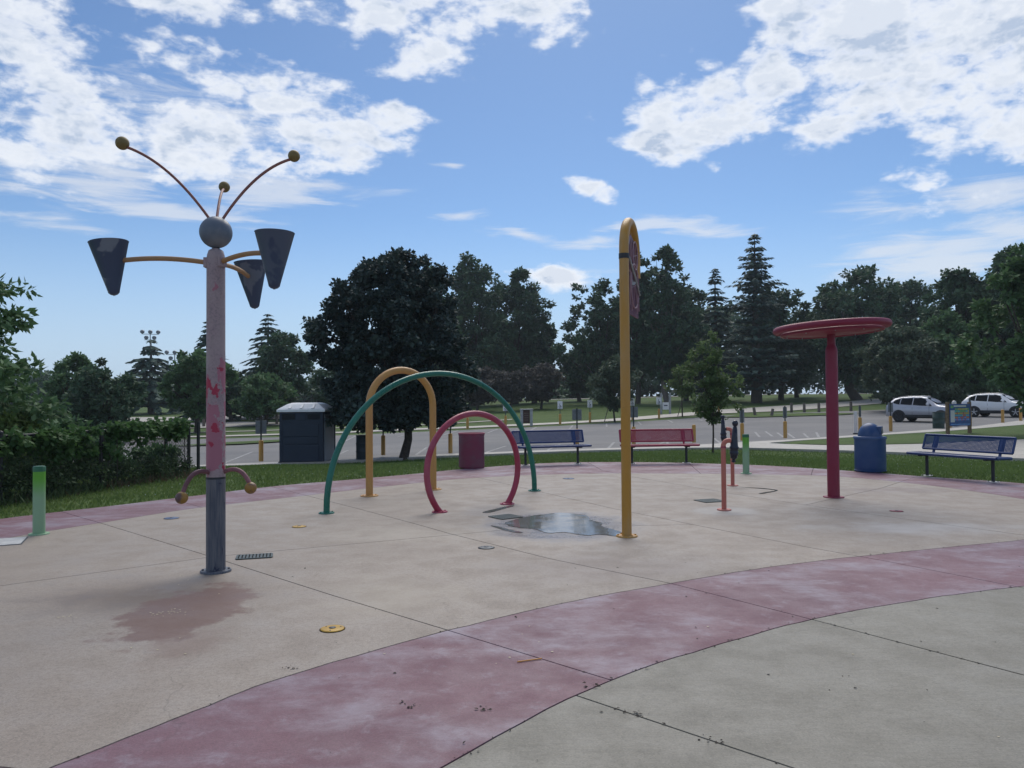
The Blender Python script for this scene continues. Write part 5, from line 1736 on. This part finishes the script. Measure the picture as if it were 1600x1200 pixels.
tree('open_tree', 'airy dark tree with visible limbs left of the ochre pole', (12.0, 102), 16.6, 2.2, 4.7, 'broad', 170, 80, 0.50, 'dark', 34, 0.48, lump=0.55, clump=0.15, limbs=30, hollow=0.5)
tree('open_tree', 'low dark tree filling below the airy tree', (9.8, 112), 7.6, 1.8, 3.6, 'round', 90, 70, 0.50, 'dark', 35, 0.3)
tree('leaning_trunk_tree', 'tall dark tree with a pale leaning trunk right of the pole', (19.4, 96), 19.9, 3.2, 4.3, 'oval', 220, 80, 0.50, 'dark', 36, 0.36, lean=-0.035, bark='pale_bark', cx=0.5, lump=0.4, limbs=24)
tree('park_tree', 'narrow tall tree hugging the ochre pole', (16.2, 99), 19.8, 3.0, 3.2, 'oval', 140, 80, 0.50, 'dark', 37, 0.34, lump=0.4)
tree('park_tree', 'dark tree between leaning trunk and tall spruce', (24.0, 106), 15.6, 2.2, 4.4, 'round', 170, 80, 0.50, 'dark', 38, 0.36)
conifer('spruce_tree', 'smaller spruce left of the tallest spruce', (26.6, 100), 17.6, 1.6, 3.6, 39, 0.66, trunk=0.34, tiers=44, per=9, ragged=0.6)
conifer('spruce_tree', 'tallest feathery spruce behind the young maple', (29.6, 93), 20.8, 1.8, 4.6, 40, 0.72, trunk=0.55, tiers=52, per=9, power=0.80, droop=0.06, ragged=0.6)
tree('park_tree', 'dark tree just right of the tallest spruce', (35.0, 100), 14.2, 2.2, 4.4, 'broad', 170, 80, 0.50, 'dark', 41, 0.36, lump=0.4)
tree('park_tree', 'short dark tree between two trunks behind the mushroom post', (40.0, 108), 11.2, 2.0, 4.2, 'round', 120, 80, 0.50, 'dark', 42, 0.30)
tree('oak_tree', 'broad dark oak above the red mushroom', (42.6, 95), 16.0, 2.6, 6.3, 'broad', 270, 85, 0.50, 'dark', 43, 0.60, lump=0.35, limbs=26)
tree('oak_tree', 'dark oak behind, joining the broad oak at right', (53.5, 104), 15.4, 2.4, 6.0, 'round', 210, 85, 0.50, 'dark', 44, 0.45)
tree('park_tree', 'bluish grey spreading tree left above the silver car', (34.6, 68), 7.6, 1.1, 3.5, 'broad', 150, 80, 0.36, 'grey', 45, 0.22, limbs=20)
tree('park_tree', 'tall dark tree behind the two cars', (43.2, 74), 13.4, 0.8, 4.6, 'oval', 230, 90, 0.42, 'dark', 46, 0.35)
tree('park_tree', 'mid green tree between the two parked cars', (39.8, 70), 9.0, 0.5, 3.3, 'oval', 130, 85, 0.38, 'mid', 47, 0.30)
tree('park_tree', 'massive dark tree at the right edge', (47.2, 72), 14.6, 0.8, 5.4, 'oval', 280, 90, 0.42, 'dark', 48, 0.40)
tree('edge_tree', 'leafy dark tree top at the upper right edge', (23.4, 34), 8.6, 1.6, 2.6, 'round', 150, 80, 0.26, 'near', 49, 0.22, lump=0.5)
# understorey shrubs behind the cars
for i, (x, y, h, r_, lab) in enumerate(((36.5, 66, 2.4, 2.6, 'low shrub behind the silver car bonnet'), (42.5, 66.5, 2.8, 2.8, 'low shrub behind the white car roof'), (47.5, 66, 2.6, 2.6, 'low shrub beyond the white car bonnet'))):
    tree('shrub', lab, (x, y), h, 0.1, r_, 'round', 70, 80, 0.28, 'mid' if i else 'grey', 60 + i, 0.07, cat='shrub')


# --- young trees on the grass
def stakes(loc, label, h=1.9, s=0.75):
    o = root('tree_stakes', (*loc, ground(*loc) + 0.02), label, 'tree stakes')
    for sx in (-s, s):
        MB().tube([(sx, 0, -0.1), (sx * 0.35, 0, h)], 0.035, 6).build('stake', M['old_wood'], o)
    MB().tube([(-s * 0.35, 0, h - 0.12), (s * 0.35, 0, h - 0.12)], 0.02, 6).build('tie', M['black'], o)


tree('young_maple_tree', 'slim young green maple on the strip behind the magenta bench', (7.40, 28.4), 4.70, 1.15, 0.88, 'oval', 92, 50, 0.115, 'sapling', 71, 0.036, 0.0, 0.22, 0.6, 30, lump=0.75, width=0.40)
tree('young_tree', 'staked young tree left of the ochre pole beyond the lot', (8.26, 62.0), 5.3, 1.3, 1.95, 'oval', 90, 70, 0.25, 'grey', 72, 0.075, lump=0.5, limbs=18, clump=0.2)
stakes((8.3, 62.0), 'leaning stakes around the young tree left of the pole', 2.0, 0.9)
tree('young_tree', 'small flat-topped pale tree with stakes beyond the lot', (15.1, 68.2), 4.6, 1.9, 1.6, 'flat', 46, 55, 0.24, 'light', 73, 0.06, lump=0.5, limbs=14, clump=0.24)
stakes((15.6, 68.4), 'leaning stakes around the small flat-topped tree', 2.0, 0.9)


# --- near broadleaf at the left edge and the branch at the right edge
tree('broadleaf_tree', 'near large-leaved tree at the left edge above the ivy fence', (-10.95, 15.2), 4.45, 0.8, 1.80, 'round', 130, 75, 0.17, 'mid', 81, 0.11, 0.0, 0.20, 0.5, 18, lump=0.55, flat=0.6, width=0.24, z=0.0)
tree('branching_tree', 'pale green leafy branches reaching in from the right edge', (16.4, 21.0), 4.9, 1.6, 1.85, 'round', 78, 52, 0.13, 'light', 82, 0.10, 0.0, 0.15, 0.5, 26, lump=0.5, flat=0.5, width=0.40)


# --- fence with ivy
def fence():
    runs = [[(-8.45, 11.0), (-8.16, 12.26), (-7.72, 14.44), (-7.15, 16.99)], [(-7.15, 16.99), (-9.0, 20.0), (-12.0, 25.2)]]
    o = root('chain_link_fence', (-7.15, 16.99, 0), 'black chain-link fence overgrown with ivy at the left', 'fence')
    O = Vector((-7.15, 16.99, 0))
    H = 1.10
    for ri, run in enumerate(runs):
        P = [Vector((x, y, ground(x, y))) - O for x, y in run]
        MB().tube([p + Vector((0, 0, H)) for p in P], 0.024, 8).build('top_rail', M['chain'], o)
        for k, p in enumerate(P):
            if ri == 1 and k == 0: continue
            c = MB().tube([p + Vector((0, 0, -0.1)), p + Vector((0, 0, H + 0.04))], 0.035, 10).build('fence_post', M['chain'], o)
            MB().ball(p + Vector((0, 0, H + 0.05)), 0.042, 10, 6).build('post_cap', M['chain'], c)
        m = MB()
        for a, b_ in zip(P, P[1:]):
            L_ = (b_ - a).length
            step = 0.085 if ri == 0 else 0.17
            n = int(L_ / step)
            kx = int(H / step)
            for i in range(-kx, n + 1):
                for sgn in (1, -1):
                    s0, s1 = (i * step, i * step + H) if sgn > 0 else (i * step + H, i * step)
                    z0, z1 = 0.02, H
                    # clip to the bay
                    t0, t1 = 0.0, 1.0
                    d = s1 - s0
                    for lim, up in ((0, d > 0), (L_, d < 0)):
                        t = (lim - s0) / d
                        if up: t0 = max(t0, t)
                        else: t1 = min(t1, t)
                    if t1 - t0 < 0.03: continue
                    p0 = a.lerp(b_, (s0 + d * t0) / L_) + Vector((0, 0, z0 + (z1 - z0) * t0))
                    p1 = a.lerp(b_, (s0 + d * t1) / L_) + Vector((0, 0, z0 + (z1 - z0) * t1))
                    m.tube([p0, p1], 0.0032, 3, caps=False)
        m.build('chain_link_mesh', M['chain'], o)['kind'] = 'stuff'
    MB().tube([Vector((0.16, 0.12, -0.1)), Vector((0.16, 0.12, H + 0.05))], 0.035, 10).build('gate_post', M['chain'], o)


fence()


def along(run, s):
    L_ = [math.dist(a, b_) for a, b_ in zip(run, run[1:])]
    s *= sum(L_)
    for (a, b_), l in zip(zip(run, run[1:]), L_):
        if s <= l: return (a[0] + (b_[0] - a[0]) * s / l, a[1] + (b_[1] - a[1]) * s / l)
        s -= l
    return run[-1]


def ivy():
    rng = np.random.default_rng(5)
    run = [(-8.45, 11.0), (-8.16, 12.26), (-7.72, 14.44), (-7.15, 16.99)]
    o = root('ivy', (-7.7, 14.4, 0), 'green ivy spilling over the top of the near fence', 'climbing plant')
    C, Rr_ = [], []
    for k in range(150):
        s = rng.random()
        x, y = along(run, s)
        dz = abs(rng.normal()) * (0.10 if s > 0.62 else 0.24)
        C.append((x + 7.7 + rng.normal() * 0.09, y - 14.4 + rng.normal() * 0.09, 1.11 - dz + rng.random() * 0.06)); Rr_.append(0.10 + 0.08 * rng.random())
    leaves('foliage', np.array(C, np.float32), np.array(Rr_, np.float32), np.full(len(C), 52), 0.095, rng, LM['ivy'], o, flat=0.8, droop=0.9, width=0.42)
    st = MB()
    for k in range(10):
        s = rng.random(); x, y = along(run, s)
        st.tube([(x + 7.7, y - 14.4, 0), (x + 7.72 + rng.normal() * 0.1, y - 14.4 + rng.normal() * 0.1, 0.55), (x + 7.7, y - 14.4, 1.08)], 0.008, 5)
    st.build('stem', M['bark'], o)['kind'] = 'stuff'


ivy()


def bushes():
    # tangle behind the fence
    spec = [((-9.9, 15.0), 1.5, 0.85, 'light', 'light green bush behind the fence at the left edge'), ((-9.3, 17.2), 1.0, 0.75, 'near', 'dark ivy-covered bush behind the fence'),
            ((-8.6, 18.6), 0.75, 0.55, 'near', 'small dark bush behind the fence middle'), ((-10.3, 12.6), 1.2, 0.8, 'near', 'bush at the extreme left behind the fence'),
            ((-11.6, 18.9), 1.5, 1.1, 'mid', 'taller bush behind the fence below the large-leaved tree'), ((-14.2, 22.4), 1.5, 1.3, 'mid', 'bush farther back along the fence')]
    for i, ((x, y), h, r_, mt, lab) in enumerate(spec):
        tree('bush', lab, (x, y), h, 0.05, r_, 'round', 60, 70, 0.11 if mt != 'mid' else 0.16, mt, 90 + i, 0.035, cat='bush', clump=0.24, limbs=10, group='bushes behind the fence')


bushes()


def blades(name, pts, h0, h1, w, rng, mat, spread=0.35):
    n = len(pts)
    P = np.array(pts, np.float32)
    h = h0 + (h1 - h0) * rng.random(n)
    A = np.stack([rng.normal(size=n) * spread, rng.normal(size=n) * spread, np.ones(n)], 1)
    A = unit(A) * h[:, None]
    a = rng.random(n) * 6.283
    B = np.stack([np.cos(a), np.sin(a), np.zeros(n)], 1) * (w * (0.6 + 0.8 * rng.random(n)))[:, None]
    o = quads(name, P, A, B.astype(np.float32), 0.1, mat)
    o['kind'] = 'stuff'
    return o


def ground_cover():
    rng = np.random.default_rng(8)
    # rough weeds at the fence foot
    run = [(-8.45, 11.0), (-8.16, 12.26), (-7.72, 14.44), (-7.15, 16.99)]
    pts, dry = [], []
    for k in range(2600):
        s = rng.random()
        x, y = along(run, s)
        x += rng.normal() * 0.20 + (0.05 if s < 0.7 else 0.18); y += rng.normal() * 0.2
        (dry if (s > 0.55 and rng.random() < 0.6) or rng.random() < 0.12 else pts).append((x, y, ground(x, y)))
    tag(blades('fence_grass', pts, 0.08, 0.30, 0.010, rng, LM['weed'], 0.6), 'rough grass at the foot of the fence', 'grass')
    tag(blades('dry_grass', dry, 0.08, 0.26, 0.009, rng, LM['straw'], 0.8), 'dry brown grass at the fence end', 'dry grass')
    C, Rr_ = [], []
    for k in range(190):
        s = rng.random() ** 1.25
        x, y = along(run, s)
        top = 0.75 - 0.45 * s
        C.append((x + rng.normal() * 0.12 - 0.05, y + rng.normal() * 0.12, ground(x, y) + 0.05 + rng.random() * top)); Rr_.append(0.13 + 0.11 * rng.random())
    o = leaves('fence_weeds', np.array(C, np.float32), np.array(Rr_, np.float32), np.full(len(C), 46), 0.075, rng, LM['weed'], None, flat=1.0, droop=0.1, width=0.24)
    tag(o, 'tangled leafy weeds growing through the fence', 'weeds', kind='stuff')
    # mown grass between pad and walkway
    G, W_ = [], []
    tries = 0
    walk = near_edge + low_edge + [(24, 36), (60, 60), (60, 80), (-60, 80), (-60, 25.6)]
    X = rng.uniform(-13, 24, 330000); Y = rng.uniform(9.5, 31.5, 330000)
    far = np.interp(X, [q[0] for q in PAD_FAR], [q[1] for q in PAD_FAR])
    ok = (np.abs(X) < 0.72 * Y + 1) & (Y > far - 7.5) & ((Y < far + 9.5) | (rng.random(len(X)) < 0.5))
    for poly in (OUTER, APRON, walk):
        ok &= ~pips(X, Y, poly)
    G = [(x, y, ground(x, y)) for x, y in zip(X[ok], Y[ok])]
    W_ = [(x, y, z + 0.05) for x, y, z in G if rng.random() < 0.0022]
    blades('mown_grass', G, 0.045, 0.095, 0.011, rng, M['blade'], 0.5)
    if W_:
        P = np.array(W_, np.float32); n = len(P)
        A = np.tile(np.array([[0, 0, 0.020]], np.float32), (n, 1)); a = rng.random(n) * 6.283
        B = np.stack([np.cos(a), np.sin(a), np.zeros(n)], 1).astype(np.float32) * 0.009
        o = quads('clover_heads', P, A, B, 0.0, M['clover']); o['kind'] = 'stuff'
        o2 = quads('clover_heads', P, A, np.stack([-B[:, 1], B[:, 0], B[:, 2]], 1), 0.0, M['clover']); o2['kind'] = 'stuff'


ground_cover()


def far_wood():
    """the wood that closes the park; reads as one dark mass"""
    rng = np.random.default_rng(99)
    C, Rr_ = [], []
    for k in range(1900):
        x = rng.uniform(-190, 190)
        y = 165 + 0.0006 * x * x + rng.normal() * 7
        top = interp(x, [(-190, 9), (-112, 8), (-100, 5), (-30, 5), (-20, 15), (2, 15), (6.5, 5), (13, 5), (18, 17), (50, 18), (75, 17), (190, 14)])
        top += 1.4 * math.sin(x * 0.31) + 1.0 * math.sin(x * 0.83 + 1)
        z = ground(x, y) + 1.0 + rng.random() ** 0.8 * max(1.0, top - 2)
        C.append((x, y, z)); Rr_.append(2.2 + 1.6 * rng.random())
    o = leaves('far_wood', np.array(C, np.float32), np.array(Rr_, np.float32), np.full(len(C), 60), 1.2, rng, LM['dark'], None)
    tag(o, 'dark belt of distant trees closing the park', 'wood', kind='stuff')


far_wood()


def litter():
    rng = np.random.default_rng(21)
    pts = []
    def along_line(L_, n, sp=0.02):
        for k in range(n):
            x, y = along(L_, rng.random())
            pts.append((x + rng.normal() * sp, y + rng.normal() * sp, 0.003))
    nearloop = [p for p in INNER if p[1] < 8.6 and p[0] > -2.1]
    along_line(sorted(nearloop), 40, 0.012)
    out = [p for p in OUTER if p[1] < 6.6 and p[0] > -0.4 and p[0] < 5]
    along_line(sorted(out), 60, 0.015)
    along_line([(0.35, 4.16), (1.2, 3.35), (2.2, 2.4)], 22, 0.01)
    along_line([(1.37, 6.66), (2.15, 5.56), (2.92, 4.43)], 14, 0.01)
    for k in range(70):
        pts.append((rng.uniform(-2, 5), rng.uniform(2.8, 7.5), 0.003))
    for (x, y) in ((-1.33, 4.62), (0.42, 4.32), (0.62, 3.93), (0.92, 3.62), (-0.55, 4.05), (-0.15, 4.0)):
        for k in range(9):
            pts.append((x + rng.normal() * 0.03, y + rng.normal() * 0.02, 0.004))
    P = np.array(pts, np.float32); n = len(P)
    a = rng.random(n) * 6.283
    s = 0.010 + 0.020 * rng.random(n) ** 2
    A = np.stack([np.cos(a), np.sin(a), rng.normal(size=n) * 0.2], 1) * s[:, None]
    B = np.stack([-np.sin(a), np.cos(a), rng.normal(size=n) * 0.3], 1) * (s * 0.28)[:, None]
    o = quads('leaf_litter', P, A.astype(np.float32), B.astype(np.float32), 0.4, plain('dead_leaf', (0.030, 0.024, 0.018), 0.9))
    o['kind'] = 'stuff'
    # flakes of dropped paint
    pts = []
    for (cx_, cy_, sp, n_f) in ((-2.62, 5.85, 0.05, 26), (-3.35, 5.75, 0.04, 9), (-2.3, 5.3, 0.4, 8), (0.6, 4.9, 0.8, 14), (-3.0, 6.6, 0.3, 6)):
        for k in range(n_f): pts.append((cx_ + rng.normal() * sp * 1.4, cy_ + rng.normal() * sp, 0.003))
    P = np.array(pts, np.float32); n = len(P)
    a = rng.random(n) * 6.283; s = 0.008 + 0.014 * rng.random(n)
    A = np.stack([np.cos(a), np.sin(a), 0 * a], 1) * s[:, None]
    B = np.stack([-np.sin(a), np.cos(a), 0 * a], 1) * (s * 0.4)[:, None]
    o = quads('paint_flakes', P, A.astype(np.float32), B.astype(np.float32), 0.1, plain('paint_flake', (0.55, 0.48, 0.33), 0.8))
    o['kind'] = 'stuff'


litter()



def haze():
    m = bpy.data.materials.new('summer_haze')
    m.use_nodes = True
    t = NT(m.node_tree); t.n.clear()
    out = t.new('ShaderNodeOutputMaterial')
    v = t.new('ShaderNodeVolumePrincipled')
    v.inputs['Color'].default_value = (0.78, 0.90, 1.0, 1)
    v.inputs['Density'].default_value = 0.00035
    v.inputs['Anisotropy'].default_value = 0.3
    t.l.new(v.outputs[0], out.inputs['Volume'])
    x, y0, y1, z0, z1 = 460, -160, 680, -2.6, 25.0
    V = [(a_, b_, c_) for a_ in (-x, x) for b_ in (y0, y1) for c_ in (z0, z1)]
    F = [(0, 1, 3, 2), (4, 6, 7, 5), (0, 4, 5, 1), (2, 3, 7, 6), (0, 2, 6, 4), (1, 5, 7, 3)]
    MB().add(V, F).build('haze', m, None, kind='stuff')


haze()
